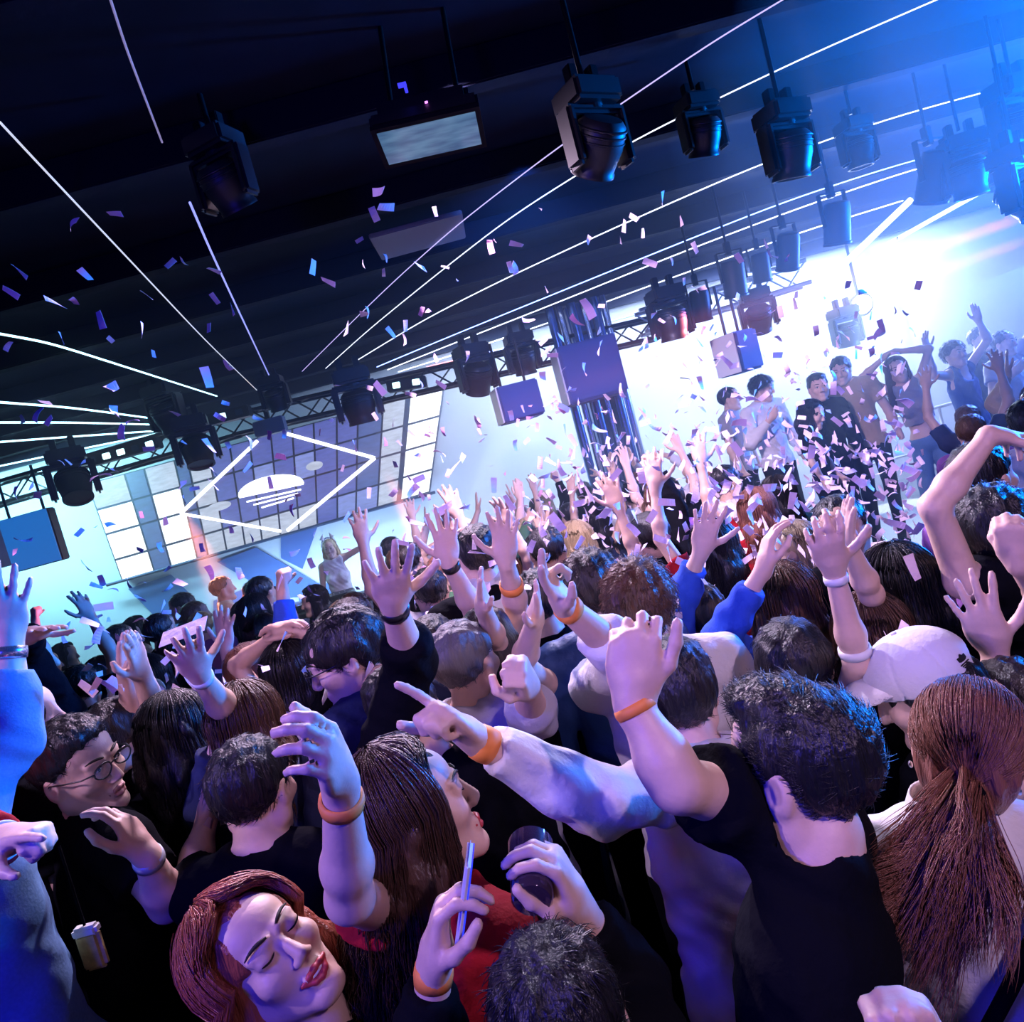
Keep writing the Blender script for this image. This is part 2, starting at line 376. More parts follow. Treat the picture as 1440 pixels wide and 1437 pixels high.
def arm_dirs(kind, s):
    """upper-arm and forearm directions and palm in the body's own frame (right, forward, up); s = +1 right, -1 left"""
    return dict(down=((s*.22, .02, -1), (s*.02, .30, -1), (-s, .2, 0), 'relaxed'), up=((s*.42, .25, .9), (-s*.08, .22, 1), (0, 1, .1), 'open'), fistup=((s*.5, .3, .8), (-s*.05, .2, 1), (0, 1, 0), 'fist'),
                clap=((s*.55, .45, .65), (-s*.55, .25, .85), (-s, .1, 0), 'flat'), phone=((s*.25, .8, -.25), (-s*.2, .45, .95), (0, -1, .2), 'grip'), wave=((s*.95, .25, .25), (s*.1, .15, 1), (0, 1, 0), 'open'),
                chest=((s*.45, .25, -.9), (-s*.55, .55, .6), (-s*.5, -.6, 0), 'relaxed'), point=((s*.35, .75, .45), (s*.02, .85, .6), (-s*.3, 0, -1), 'point'), overhead=((s*.6, .1, .85), (-s*.9, .05, .35), (0, 0, -1), 'relaxed'))[kind]
def build_person(spec, org=None):
    """one figure; every joint is a point of the place.  Returns its root Empty"""
    g = spec.get; H = np.asarray(spec['head'], float); fem = g('fem', False); res = g('res', .008); hres = g('hres', res); hs = g('hs', .97 if fem else 1.03)
    yaw = g('yaw', 0.); hy = g('hyaw', yaw); R = g('hR') if g('hR') is not None else frame(hy, g('hpitch', 0.), g('hroll', 0.)); B = frame(g('byaw', yaw)); r, f = B[:, 0], B[:, 1]
    lean = g('lean', (0, 0)); fz = g('floor', 0.); up0 = H[2]-fz; s = up0/1.60*g('bs', 1.0)
    pel = V(H[0]-lean[0]-f[0]*.02, H[1]-lean[1]-f[1]*.02, fz+.93*up0/1.60)
    nb = H-R[:, 2]*.118*hs-V(lean[0], lean[1], 0)*.12-R[:, 1]*.022; nb = nb+.0*f
    nb[2] += g('neckup', 0)-.012
    u = nrm(nb-pel); f = nrm(f-u*(f@u)); r = np.cross(f, u); BR = np.stack([r, f, u], 1)
    sw = (.150 if fem else .178)*s; T = .90 if fem else 1.0
    sh, el, wr, hd, pn, hp = {}, {}, {}, {}, {}, {}
    for sd, key in ((1, 'R'), (-1, 'L')):
        a = g(key, 'down')
        Sj = nb-u*.062*s+r*sd*sw
        if isinstance(a, str):
            ud, fd, pd, ps = arm_dirs(a, sd); ud = BR@nrm(ud); fd = BR@nrm(fd)
            if ud@u > 0: Sj = Sj+u*.045*s-r*sd*.018
            sh[key] = Sj; el[key] = Sj+ud*.285*s; wr[key] = el[key]+fd*.245*s; hd[key] = fd; pn[key] = BR@np.asarray(pd, float); hp[key] = ps
            if a == 'clap': hd[key] = BR@nrm((-sd*.1, .1, 1))
            if a == 'phone': hd[key] = BR@nrm((-sd*.2, .1, 1))
        else:
            if a.get('sh') is not None: Sj = at(*a['sh'])
            if a.get('abs'):
                sh[key], el[key], wr[key] = Sj, at(*a['el']), at(*a['wr']); hd[key] = nrm(at(*a['tip'])-wr[key])
                a = dict(a, el=None)
            e = a['el'] if a['el'] else el[key]; e = np.asarray(e, float) if a.get('abs') else reach(Sj, .285*s, e[:2], len(e) > 2)
            if (e-Sj)@u > 0: Sj = Sj+u*.035*s-r*sd*.012
            if a.get('abs'): w = wr[key]; tp = w+hd[key]*.175
            else:
                w = a['wr']; w = reach(e, .245*s, w[:2], len(w) > 2); tp = a['tip']; tp = reach(w, .175, tp[:2], len(tp) > 2)
            sh[key], el[key], wr[key], hd[key] = Sj, e, w, nrm(tp-w)
            p = a.get('palm', 'away'); tc = nrm(CAM-w)
            pn[key] = {'cam': tc, 'away': -tc, 'left': -ir, 'right': ir, 'down': -iu, 'up': iu}[p] if isinstance(p, str) else np.asarray(p, float)
            if abs(nrm(pn[key])@hd[key]) > .93: pn[key] = pn[key]+ir*.7+iu*.3
            hp[key] = a.get('pose', 'open')
    def arms_into(F, infl_u, infl_f, u_to=1.0, f_to=0.0, caps=False, k=.02, keys=('R', 'L'), hem=0.):
        for key in keys:
            S0, E0, W0 = sh[key], el[key], wr[key]; e1 = S0+(E0-S0)*u_to
            cap = (e1, nrm(E0-S0)) if caps and f_to <= 0 else None
            r1 = .046*s*T; r2 = .037*s*T
            F.cone(S0, e1, r1+infl_u, r1+(r2-r1)*u_to+infl_u+hem, k, 1, cap)
            if f_to > 0:
                w1 = E0+(W0-E0)*f_to; cap = (w1, nrm(W0-E0)) if caps else None; m = E0+(W0-E0)*.3
                F.cone(E0, m, r2+infl_f, .039*s*T+infl_f, k); F.cone(m, w1, .039*s*T+infl_f, (.039+(.025-.039)*min(1, (f_to-.3)/.7))*s*T+infl_f+hem*.5, k, 1, cap)
    def torso_into(F, inf, k=.05, low=True):
        F.ell(nb-u*.19*s, V(.150*s*T+inf, .102*s*T+inf, .185*s+inf), BR, k)
        F.cone(sh['L'], sh['R'], .052*s*T+inf, .052*s*T+inf, .05)
        F.cone(nb-u*.0*s, sh['R']*.72+nb*.28, .050*s*T+inf*.8, .046*s*T+inf, .04); F.cone(nb-u*.0*s, sh['L']*.72+nb*.28, .050*s*T+inf*.8, .046*s*T+inf, .04)
        F.ell(nb-u*.37*s, V((.118 if fem else .138)*s+inf, .092*s*T+inf, .16*s+inf), BR, k)
        if fem:
            for q in (1, -1): F.ell(nb-u*.235*s+f*.070*s+r*q*.062*s, V(.056, .05, .058)*s+inf, BR, .03)
        if low: F.ell(pel, V(.152*s+inf, .112*s+inf, .135*s+inf), BR, k)
    root = empty('person', (pel[0], pel[1], fz), 0, g('label'), 'person', g('group'))
    O = V(pel[0], pel[1], fz); parts = {}
    def add(name, vq, m, parent=None, smooth=True):
        o = mesh_obj(name, vq, m, parent or root, O, smooth); return o
    # body
    F = Field(); torso_into(F, -.004)
    F.cone(nb-u*.05*s, H-R[:, 2]*.07*hs-R[:, 1]*.018*hs, (.052 if fem else .060), (.045 if fem else .053), .03)
    arms_into(F, 0, 0, 1, 1.0)
    tips = {}
    hsz = g('hand', .93 if fem else 1.02); fr = 1.25 if res > .0095 else (1.12 if res > .0065 else 1.0)
    for key in ('R', 'L'): tips[key] = hand(F, wr[key], hd[key], pn[key], key == 'R', hp[key], hsz, fr)
    head_field(F, H, R, hs, fem, g('face', False) or res < .0065)
    F.plane(pel-u*.06, -u)
    body = add('body', F.mesh(res), g('skin', SKIN[0])); root['_b'] = 0; del root['_b']
    # top
    top = g('top', 'tee')
    if top:
        F = Field(); inf = g('loose', .014)
        torso_into(F, inf, low=top not in ('crop',))
        if top in ('tee', 'dress'): arms_into(F, .020, 0, g('sleeve', .58), 0, True, .03, hem=.008)
        elif top == 'long': arms_into(F, .020, .014, 1, g('sleeve', .93), True, .03, hem=.004)
        elif top == 'roll': arms_into(F, .020, .016, 1, g('sleeve', .35), True, .03, hem=.006)
        elif top in ('tank', 'crop'):
            for key, sg in (('R', 1), ('L', -1)): F.cone(sh[key]+u*.16*s+r*sg*.015, sh[key]-u*.10*s+r*sg*.03, .07*s, .065*s, .02, -1)
        F.ell(nb+u*.044*s+f*.016, V(.068, .066, .048)*s*(1.25 if top in ('tank', 'crop') else 1), BR, .012, -1)
        F.cone(nb+u*.05+f*.01, nb+u*.3+f*.01, .064*s, .09*s, .012, -1)
        if top == 'tank' or g('vneck'): F.ell(nb-u*.03*s+f*.09*s, V(.07, .06, .10)*s, BR, .02, -1)
        F.plane(pel-u*(.04 if top != 'crop' else -.16)*s, -u)
        wk = g('wrinkle', .0025); ph = RNG.uniform(0, 6, 3); aL = nrm(wr['L']-sh['L']).astype(np.float32)
        def post(Q, ff, wk=wk, ph=ph):
            return ff+wk*(np.sin(Q[:, 2]*55+ph[0]+3*np.sin(Q[:, 0]*14+ph[1]))*np.sin(Q[:, 0]*23+Q[:, 1]*19+ph[2])+.7*np.sin((Q[:, 0]*1.0+Q[:, 2]*.6)*95+2.2*np.sin(Q[:, 1]*30+Q[:, 2]*24)))
        F.post = post
        add(g('topname', {'tee': 't_shirt', 'long': 'jacket', 'roll': 'shirt', 'tank': 'tank_top', 'crop': 'crop_top', 'dress': 'dress'}[top]), F.mesh(g('cres', max(res, .008))), g('topm', FB['black']))
        if g('collar'):
            ring = []
            for q in range(25):
                a = 2*PI*q/24; ring.append(nb+u*(.018+.01*math.cos(a+PI))*s+(r*math.cos(a)*.072+f*(math.sin(a)*.070+.006))*s)
            v1 = np.array(ring); v2 = v1+u*.035*s-(v1-nb-u*.018*s)*.10; v3 = v1*1.0-u*.028*s+(v1-nb-u*.018*s)*.34
            n = len(ring); VV = np.concatenate([v2, v1+(v1-nb)*.02, v2+(v2-nb)*.06+u*.004, v3]); Q = []
            for q in range(n-1):
                Q += [(q, q+1, n+q+1, n+q), (2*n+q, 3*n+q, 3*n+q+1, 2*n+q+1), (q, 2*n+q, 2*n+q+1, q+1)]
            add('collar', (VV, np.array(Q)), g('topm', FB['black']))
    # lower half
    if g('legs', True):
        F = Field(); st = g('stance', .0); dx = r*(.090*s); gz = fz
        hipw = V(r[0], r[1], 0)
        F.ell(pel-u*.02*s, V(.162*s, .122*s, .125*s), BR, .04)
        pts = {}
        for sg, key in ((1, 'R'), (-1, 'L')):
            hip = pel-u*.06*s+hipw*sg*.085*s; ank = V(pel[0], pel[1], gz+.10)+hipw*sg*.105*s+f*V(1, 1, 0)*(.06*sg*st); kn = (hip+ank)/2+f*V(1, 1, 0)*.03
            pts[key] = ank
            wl = g('wide', 0.0)
            F.cone(hip, kn, .083*s, .058*s+wl*.6, .03); F.cone(kn, ank, .058*s+wl*.6, .045*s+wl, .03)
        F.plane(V(0, 0, gz+.085), V(0, 0, -1)); F.plane(pel+u*.03*s, u)
        add(g('legname', 'trousers'), F.mesh(.016 if res < .012 else .018), g('legm', FB['black']))
        for key in ('R', 'L'):
            F = Field(); a = pts[key]; ff = nrm(V(f[0], f[1], 0)); FR = np.stack([np.cross(ff, V(0, 0, 1)), ff, V(0, 0, 1)], 1)
            F.cone(a+V(0, 0, .02), a-V(0, 0, .04), .043, .044, .02); F.ell(a+ff*.06-V(0, 0, .065), V(.045, .12, .045), FR, .03); F.plane(V(0, 0, gz+.001), V(0, 0, -1))
            add('shoe', F.mesh(.013), g('shoem', FB['black']))
    # hair
    hst = g('hair', 'short')
    if hst:
        HF = hair_field(H, R, hs, hst, g('fringe', .07), long_dir=g('hang')); vq = HF.mesh(g('hairres', max(res, .006)))
        extra = []
        ns = g('strands', 0)
        if ns:
            if hst in ('long', 'wavy', 'bob'):
                extra.append(long_strands(H, R, hs, ns, dict(long=.36, wavy=.36, bob=.20)[hst]*g('hl', 1), g('hang', (0, 0, -1)), spread=g('spread', .03), wave=.012 if hst == 'wavy' else .004, face=g('facegap', 1.05)))
            elif hst == 'pony': pass
            else: extra.append(short_strands(vq, H, R, ns, g('sl', .028), g('comb'), g('lift', .45 if hst == 'curly' else .10), g('sr', .0009)))
        if g('hairx') is not None: extra += g('hairx')(H, R, hs)
        add('hair', join([vq]+extra) if extra else vq, g('hairm', HR['black']))
    root['x'] = 0; del root['x']
    info = dict(root=root, add=add, H=H, R=R, hs=hs, nb=nb, u=u, r=r, f=f, BR=BR, sh=sh, el=el, wr=wr, hd=hd, pn=pn, tips=tips, s=s, pel=pel, T=T)
    for key, m, t, w in g('bands', ()): band(info, key, m, t, w)
    if g('face'): face_parts(info, g('face'))
    return info
def band(I, key, m, t=.9, w=.022, name='wristband'):
    E0, W0 = I['el'][key], I['wr'][key]; c = E0+(W0-E0)*t; d = nrm(W0-E0); rr = (.039+(.025-.039)*max(0, min(1, (t-.3)/.7)))*I['s']*I['T']+.0045
    a = np.cross(d, V(.3, .5, .8)); a = nrm(a); b = np.cross(d, a); n = 28; VV = []
    for q, (off, rad) in enumerate(((-w/2, rr-.004), (-w/2, rr), (0, rr+.0015), (w/2, rr), (w/2, rr-.004))):
        for i in range(n): VV.append(c+d*off+(a*math.cos(2*PI*i/n)+b*math.sin(2*PI*i/n))*rad)
    Q = [(q*n+i, q*n+(i+1) % n, (q+1)*n+(i+1) % n, (q+1)*n+i) for q in range(4) for i in range(n)]
    return I['add'](name, (np.array(VV), np.array(Q)), m)
def sphere_vq(c, r, R=None, seg=14, rings=9):
    VV = []; 
    for i in range(rings+1):
        th = PI*i/rings
        for j in range(seg): VV.append((math.sin(th)*math.cos(2*PI*j/seg), math.sin(th)*math.sin(2*PI*j/seg), math.cos(th)))
    VV = np.array(VV)*np.asarray(r); 
    if R is not None: VV = VV@R.T
    Q = [(i*seg+j, (i+1)*seg+j, (i+1)*seg+(j+1) % seg, i*seg+(j+1) % seg) for i in range(rings) for j in range(seg)]
    return VV+c, np.array(Q)
def face_parts(I, kind):
    """eyes, brows, lips, glasses"""
    H, R, hs, add = I['H'], I['R'], I['hs'], I['add']; P = lambda x, y, z: H+R@(V(x, y, z)*hs)
    brow = mat('brow', (.02, .014, .012), .7)
    for s in (1, -1):
        if 'closed' not in kind:
            e = add('eye', sphere_vq(P(s*.031, .0865, .0115), V(.0125, .0122, .0062)*hs, R), EYEW)
            i = add('iris', sphere_vq(P(s*.031, .0955, .0115), V(.0050, .0038, .0056)*hs, R), EYEI, e)
        def lid(x, z): return P(s*x, .082+.0145*math.sqrt(max(.02, 1-((x-.031)/.0185)**2-((z-.012)/.0125)**2))+.0008, z)
        if 'closed' in kind: lash = [lid(.017+.028*q/8, .0085-.0035*math.sin(PI*q/8)+.001*q/8) for q in range(9)]
        else: lash = [lid(.018+.026*q/8, .0125+.0050*math.sin(PI*q/8)) for q in range(9)]
        add('eyelashes', tube(lash, np.array([.0006, .0013, .0016, .0017, .0017, .0017, .0016, .0015, .0008])*hs, 5), EYEI)
        add('eyebrow', tube([P(s*(.012+.040*q/6), .1015-.016*(q/6)**1.6, .033+.006*math.sin(PI*q/6*.8)) for q in range(7)], np.array([.002, .0032, .0034, .0032, .0028, .002, .001])*hs, 6), brow)
    if 'lips' in kind:
        F = Field()
        sm = 'smile' in kind; w = .0275 if sm else .021; zc = .004 if sm else 0
        for q in (1, -1):
            F.cone(P(q*w, .0845, -.0645+zc), P(q*.013, .0915, -.0605), .0028*hs, .0048*hs, .004); F.cone(P(q*.013, .0915, -.0605), P(0, .0930, -.0595), .0048*hs, .0056*hs, .004)
            F.cone(P(q*w, .0845, -.0660+zc), P(q*.012, .0910, -.0725-zc*.4), .0028*hs, .0052*hs, .004); F.cone(P(q*.012, .0910, -.0725-zc*.4), P(0, .0922, -.0745-zc*.5), .0052*hs, .0064*hs, .004)
        F.cone(P(-.024, .1025, -.0668), P(.024, .1025, -.0668), .0036*hs, .0036*hs, .003, -1)
        add('lips', F.mesh(.0022), mat('lip_plain', (.42, .19, .17), .45) if 'plain' in kind else LIPS)
    if 'smile' in kind:
        add('teeth', tube([P(.0150*q/4, .0925-.003*(q/4)**2, -.0672+.002*(q/4)**2) for q in range(-4, 5)], .0030*hs, 6), EYEW)
    if 'glasses' in kind:
        gm = mat('glasses_black', (.01, .01, .012), .3); g = None; parts = []
        for s in (1, -1):
            parts.append(tube([P(s*.032+.023*math.cos(a)*(1+.12*abs(math.cos(a))), .113-.004*abs(math.cos(a)), .010+.017*math.sin(a)) for a in np.linspace(0, 2*PI, 29)], .0021*hs, 6))
            parts.append(tube([P(s*.057, .110, .016), P(s*.074, .085, .014), P(s*.080, .03, .012), P(s*.081, -.005, .012), P(s*.080, -.025, -.006)], .0020*hs, 6))
        parts.append(tube([P(-.010, .113, .014), P(0, .116, .017), P(.010, .113, .014)], .0019*hs, 6))
        g = add('glasses', join(parts), gm)
        lm = bpy.data.materials.get('spectacle_lens')
        if lm is None:
            lm = mat('spectacle_lens', (.5, .55, .6), .03); lm.node_tree.nodes['Principled BSDF'].inputs['Alpha'].default_value = .10
        for s in (1, -1):
            rim = [P(s*.032+.022*math.cos(a)*(1+.12*abs(math.cos(a))), .112, .010+.016*math.sin(a)) for a in np.linspace(0, 2*PI, 17)[:-1]]
            VV = np.array([p+R[:, 1]*.0008 for p in rim]+[p-R[:, 1]*.0008 for p in rim]); n = 16
            Q = [(i, (i+1) % n, n+(i+1) % n, n+i) for i in range(n)]
            for o in (0, n):
                for i in range(0, n//2-1):
                    q = (o+i, o+i+1, o+n-2-i, o+n-1-i); Q.append(q if o else q[::-1])
            add('lens', (VV, np.array(Q)), lm, g, False)
# ------------------------------------------------------------------ the room
YW = 10.3; ZC = 3.95
def struct(name, fn, m, **k):
    o = bobj(name, fn, m); o['kind'] = 'structure'; return o
MFLO = mat('floor_dark', (.03, .03, .035), .35, bump='n', bscale=12, bstr=.15, var=.3)
MWAL = mat('wall_pale', (.62, .64, .68), .8, bump='n', bscale=30, bstr=.1, var=.05); MWDK = mat('wall_dark', (.02, .022, .03), .8, bump='n', bscale=20, bstr=.2)
MCEI = mat('ceiling_black', (.004, .006, .016), .85, spec=.1, bump='n', bscale=6, bstr=.3, var=.4); MBEAM = mat('beam_black', (.004, .006, .016), .85, spec=.1, bump='n', bscale=25, bstr=.15)
struct('floor', lambda b: bx(b, (19, 13, .2), (0, 4.6, -.1)), MFLO)
struct('ceiling', lambda b: bx(b, (19, 13, .2), (0, 4.6, ZC+.1)), MCEI)
struct('wall_back', lambda b: bx(b, (19, .2, ZC), (0, YW+.1, ZC/2)), MWAL)
struct('wall_left', lambda b: bx(b, (.2, 13, ZC), (-9.4, 4.6, ZC/2)), MWDK)
struct('wall_right', lambda b: bx(b, (.2, 13, ZC), (9.4, 4.6, ZC/2)), MWDK)
struct('wall_front', lambda b: bx(b, (19, .2, ZC), (0, -1.8, ZC/2)), MWDK)
# ceiling joists running across the room, and two ducts
for y in (2.2, 3.3, 4.4, 5.5, 6.6, 7.7, 8.8, 9.8):
    struct('ceiling_beam', lambda b: bx(b, (18.6, .10, .16), (0, y, ZC-.08), bev=.008), MBEAM)
# faint pale ceiling panel
p = at(585, 335, 4.2)
o = bobj('access_panel', lambda b: bx(b, (.62, .5, .03), (0, 0, 0), bev=.006), mat('panel_plum', (.16, .14, .17), .7, bump='n', bscale=14, bstr=.1)); o.location = (atz(590, 332, ZC-.175)[0], atz(590, 332, ZC-.175)[1], ZC-.176)
tag(o, 'pale plum square access panel in the dark ceiling below the video monitor', 'panel')

# ------------------------------------------------------------------ LED battens on the ceiling
def led(pts, z, col, stren, label, r=.006, name='led_strip'):
    P = [atz(x, y, z) for x, y in pts]
    # resample so that the flexible strip bends smoothly
    m = mat('led_'+name+'%.2f%.2f%.2f%.1f' % (*col, stren), (.2, .2, .2), .4, emit=col, estr=stren)
    Q_ = np.array(P); tt = np.linspace(0, len(P)-1, 6*len(P)); Q_ = np.stack([np.interp(tt, np.arange(len(P)), Q_[:, c]) for c in range(3)], 1)
    for _ in range(6): Q_[1:-1] = (Q_[:-2]+2*Q_[1:-1]+Q_[2:])/4
    o = mesh_obj(name, tube(Q_, r, 8), m, None, P[0]); tag(o, label, 'light strip', None); return o
CW, CB, CC, CV = (.80, .85, 1.0), (.22, .34, 1.0), (.45, .85, 1.0), (.55, .45, .95)
ZL = ZC-.20
led([(1110, -6), (1000, 60), (860, 155), (770, 218), (640, 318), (540, 408), (425, 522)], ZL, CV, 1.4, 'thin white light strip behind the largest spotlight, uppermost of the set', .0033)
led([(1330, -6), (1150, 72), (1000, 143), (880, 203), (720, 303), (610, 389), (520, 462), (458, 518)], ZL, CW, 2.0, 'thin white light strip second from the top of the set crossing the ceiling', .0038)
led([(1450, 112), (1250, 166), (1070, 230), (880, 313), (720, 387), (600, 447), (500, 508)], ZL, CW, 2.4, 'white light strip passing behind the two spotlights under the bright blue ceiling', .0048)
led([(1450, 182), (1260, 232), (1110, 281), (960, 340), (800, 405), (640, 470), (530, 516)], ZL-.03, CB, 6, 'blue white light strip running just under the row of spotlights, upper of a close pair', .0055)
led([(1450, 196), (1290, 236), (1130, 290), (960, 354), (800, 419), (650, 478), (545, 520)], ZL-.03, CW, 3, 'blue white light strip running just under the row of spotlights, lower of a close pair', .006)
led([(1270, 282), (1130, 325), (940, 392), (800, 444), (660, 492), (560, 523)], ZL-.05, CW, 3, 'light strip joining the slanted stage bar to the corner of the ceiling', .007)
led([(1060, 395), (900, 440), (760, 478), (640, 505)], ZL-.05, CB, 5, 'lowest blue light strip running above the truss towards the stage', .010)
led([(920, 438), (800, 468), (690, 494), (600, 516)], ZL-.05, (1, .25, .3), 3, 'dim reddish light strip above the lighting truss', .008)
led([(0, 172), (138, 248), (210, 319), (290, 400), (345, 520-62), (382, 561)][:1]+[(70, 247), (210, 395), (290, 480), (375, 562)], ZL, CW, .8, 'white light strip crossing the dark ceiling diagonally from the upper edge', .0045)
led([(153, -8), (178, 70), (228, 200)], ZL, CV, .35, 'dim violet light strip ending at the dark spotlight in the unlit ceiling', .004)
led([(267, 285), (295, 350), (325, 415), (388, 548)], ZL, (.30, .32, 1.0), 1.2, 'violet blue light strip below the dark spotlight in the unlit ceiling', .006)
led([(-8, 468), (70, 482), (180, 517), (305, 557)], ZL, CC, 3, 'cyan white light strip uppermost of the fan at the cyan wall', .008)
for i, (pts, nm) in enumerate((([(-8, 565), (100, 573), (212, 588)], 'second'), ([(-8, 594), (100, 594), (214, 597)], 'third'), ([(-8, 622), (100, 614), (217, 606)], 'fourth'), ([(-8, 657), (110, 632), (220, 610)], 'fifth'), ([(-8, 676), (110, 645), (222, 616)], 'sixth'))):
    led(pts, ZL-.01*i, CC, 4, '%s cyan light strip down in the fan above the cyan wall' % nm, .010)

# ------------------------------------------------------------------ LED screen on the back wall
def wallpt(x, y, Y=YW-.12): return at(x, y, Y)
def poly_slab(name, pxs, Y, depth, m, parent=None, org=(0, 0, 0)):
    P = [at(x, y, Y) for x, y in pxs]; n = len(P)
    def fn(b):
        A = [b.verts.new(Vector(p-np.asarray(org))) for p in P]; C = [b.verts.new(Vector(p-np.asarray(org)+V(0, depth, 0))) for p in P]
        b.faces.new(A); b.faces.new(C[::-1])
        for i in range(n): b.faces.new((A[i], C[i], C[(i+1) % n], A[(i+1) % n]))
        bmesh.ops.recalc_face_normals(b, faces=b.faces)
    return bobj(name, fn, m, parent)
tl, tr, br_, bl = V(122, 680), V(624, 545), V(604, 692), V(172, 818)
sc_o = wallpt(172, 818); screen = empty('led_screen', sc_o, 0, 'large tilted looking LED screen of pale window tiles with a glowing white diamond', 'screen')
YS = YW-.14
poly_slab('screen_cabinet', [tuple(tl), tuple(tr), tuple(br_), tuple(bl)], YS, .12, mat('screen_dark', (.01, .02, .05), .5), screen, sc_o)
def uvq(u, v): return (1-u)*(1-v)*tl+u*(1-v)*tr+u*v*br_+(1-u)*v*bl
MT = {}
def tilemat(k):
    if k not in MT:
        c = {'w': (.90, .97, 1.0), 'c': (.66, .74, .92), 'l': (.30, .38, .95), 'v': (.13, .16, .66), 'b': (.10, .18, .62)}[k]
        e = {'w': 1.9, 'c': .95, 'l': .85, 'v': .8, 'b': .6}[k]
        m = bpy.data.materials.new('screen_tile_'+k); m.use_nodes = True; nt = m.node_tree; b = nt.nodes['Principled BSDF']
        tc = nt.nodes.new('ShaderNodeTexCoord'); nz = nt.nodes.new('ShaderNodeTexNoise'); nz.inputs['Scale'].default_value = 7; nz.inputs['Detail'].default_value = 3
        mp = nt.nodes.new('ShaderNodeMapping'); mp.inputs['Scale'].default_value = (1, 1, 4); nt.links.new(tc.outputs['Object'], mp.inputs['Vector']); nt.links.new(mp.outputs['Vector'], nz.inputs['Vector'])
        cr = nt.nodes.new('ShaderNodeValToRGB'); cr.color_ramp.elements[0].position = .3; cr.color_ramp.elements[1].position = .7
        cr.color_ramp.elements[0].color = (*[q*.72 for q in c], 1); cr.color_ramp.elements[1].color = (*c, 1)
        nt.links.new(nz.outputs['Fac'], cr.inputs['Fac']); nt.links.new(cr.outputs['Color'], b.inputs['Emission Color']); b.inputs['Emission Strength'].default_value = e
        b.inputs['Base Color'].default_value = (.05, .05, .06, 1); MT[k] = m
    return MT[k]
cols = [0, .105, .16, .245, .28, .34, .40, .455, .515, .575, .635, .70, .76, .83, .895, .905, 1.0]
rows = [0, .27, .52, .78, 1.0]
for ci in range(len(cols)-1):
    for ri in range(4):
        u0, u1, v0, v1 = cols[ci], cols[ci+1], rows[ri], rows[ri+1]
        if u1-u0 < .02: continue
        du, dv = .003, .010
        uc = (u0+u1)/2
        k = 'w' if uc < .13 or uc > .92 else ('w' if uc < .3 and ri >= 1 and uc > .16 else 'c' if uc < .36 or uc > .84 else ('v' if (ci+ri) % 3 == 0 else 'l' if (ci*ri) % 2 else 'v'))
        if uc < .36 and ri == 0: k = 'c'
        if .105 < uc < .16 or .245 < uc < .28: k = 'b'
        if ri == 3 and .3 < uc < .62: k = 'c'
        if .76 < uc < .83: k = 'b' if ri < 3 else 'l'
        poly_slab('screen_tile', [tuple(uvq(a, b)) for a, b in ((u0+du, v0+dv), (u1-du, v0+dv), (u1-du, v1-dv), (u0+du, v1-dv))], YS-.006, .01, tilemat(k), screen, sc_o)
def neon(name, pts, r, m, parent, org, Y):
    return mesh_obj(name, tube([at(x, y, Y) for x, y in pts], r, 8), m, parent, org)
MNEO = mat('neon_white', (.6, .6, .6), .4, emit=(.85, .88, 1.0), estr=3.0)
for pts in ([(254, 722), (362, 620)], [(254, 722), (395, 747)], [(404, 610), (527, 644)], [(527, 644), (404, 746)]):
    neon('diamond_edge', pts, .024 if pts[0][1] != 722 or pts[1][1] == 620 else .02, MNEO, screen, sc_o, YS-.03)
# the glowing disc in the middle of the diamond, with its streaks
def disc(cx, cy, a, b, rot, cut):
    o = []
    for i in range(28):
        t = 2*PI*i/28; x = a*math.cos(t); y = b*math.sin(t)
        if y > cut: y = cut
        o.append((cx+x*math.cos(rot)-y*math.sin(rot), cy+x*math.sin(rot)+y*math.cos(rot)))
    return o
poly_slab('glowing_disc', disc(381, 688, 47, 19, -.21, 3), YS-.03, .015, MNEO, screen, sc_o)
for i, (w, dy) in enumerate(((40, 8), (36, 13), (30, 18))):
    neon('disc_streak', [(383-w*.9+i*6, 692+dy+w*.19-2), (383+w, 692+dy-w*.22-3)], .011, MNEO, screen, sc_o, YS-.03)
for (x, y, w) in ((308, 712, 17), (442, 655, 12)):
    poly_slab('glow_blob', disc(x, y, w, 6, -.25, 9), YS-.03, .012, tilemat('c'), screen, sc_o)
# red dot sign on the screen foot
o = mesh_obj('screen_rail', tube([wallpt(150, 823, YS-.05), wallpt(400, 752, YS-.05), wallpt(612, 692, YS-.05)], .022, 8), mat('rail_navy', (.015, .03, .08), .4, .4), screen, sc_o)

# painted geometric backdrop on the wall below the screen
bp = empty('geometric_backdrop', at(330, 840, YW-.03), 0, 'pale wall panel painted with dark blue triangles below the LED screen', 'backdrop'); bo = at(330, 840, YW-.03)
MBD = mat('paint_blue', (.06, .12, .34), .7, bump='n', bscale=20, bstr=.1)
for pxs in ([(305, 790), (360, 770), (450, 822), (436, 838), (395, 842)], [(395, 752), (448, 735), (425, 800), (395, 785)], [(300, 845), (360, 822), (400, 860), (385, 900), (300, 900)], [(180, 828), (240, 808), (290, 860), (250, 900)], [(420, 840), (470, 815), (520, 850), (500, 900), (425, 900)]):
    poly_slab('painted_triangle', pxs, YW-.035, .02, MBD, bp, bo)

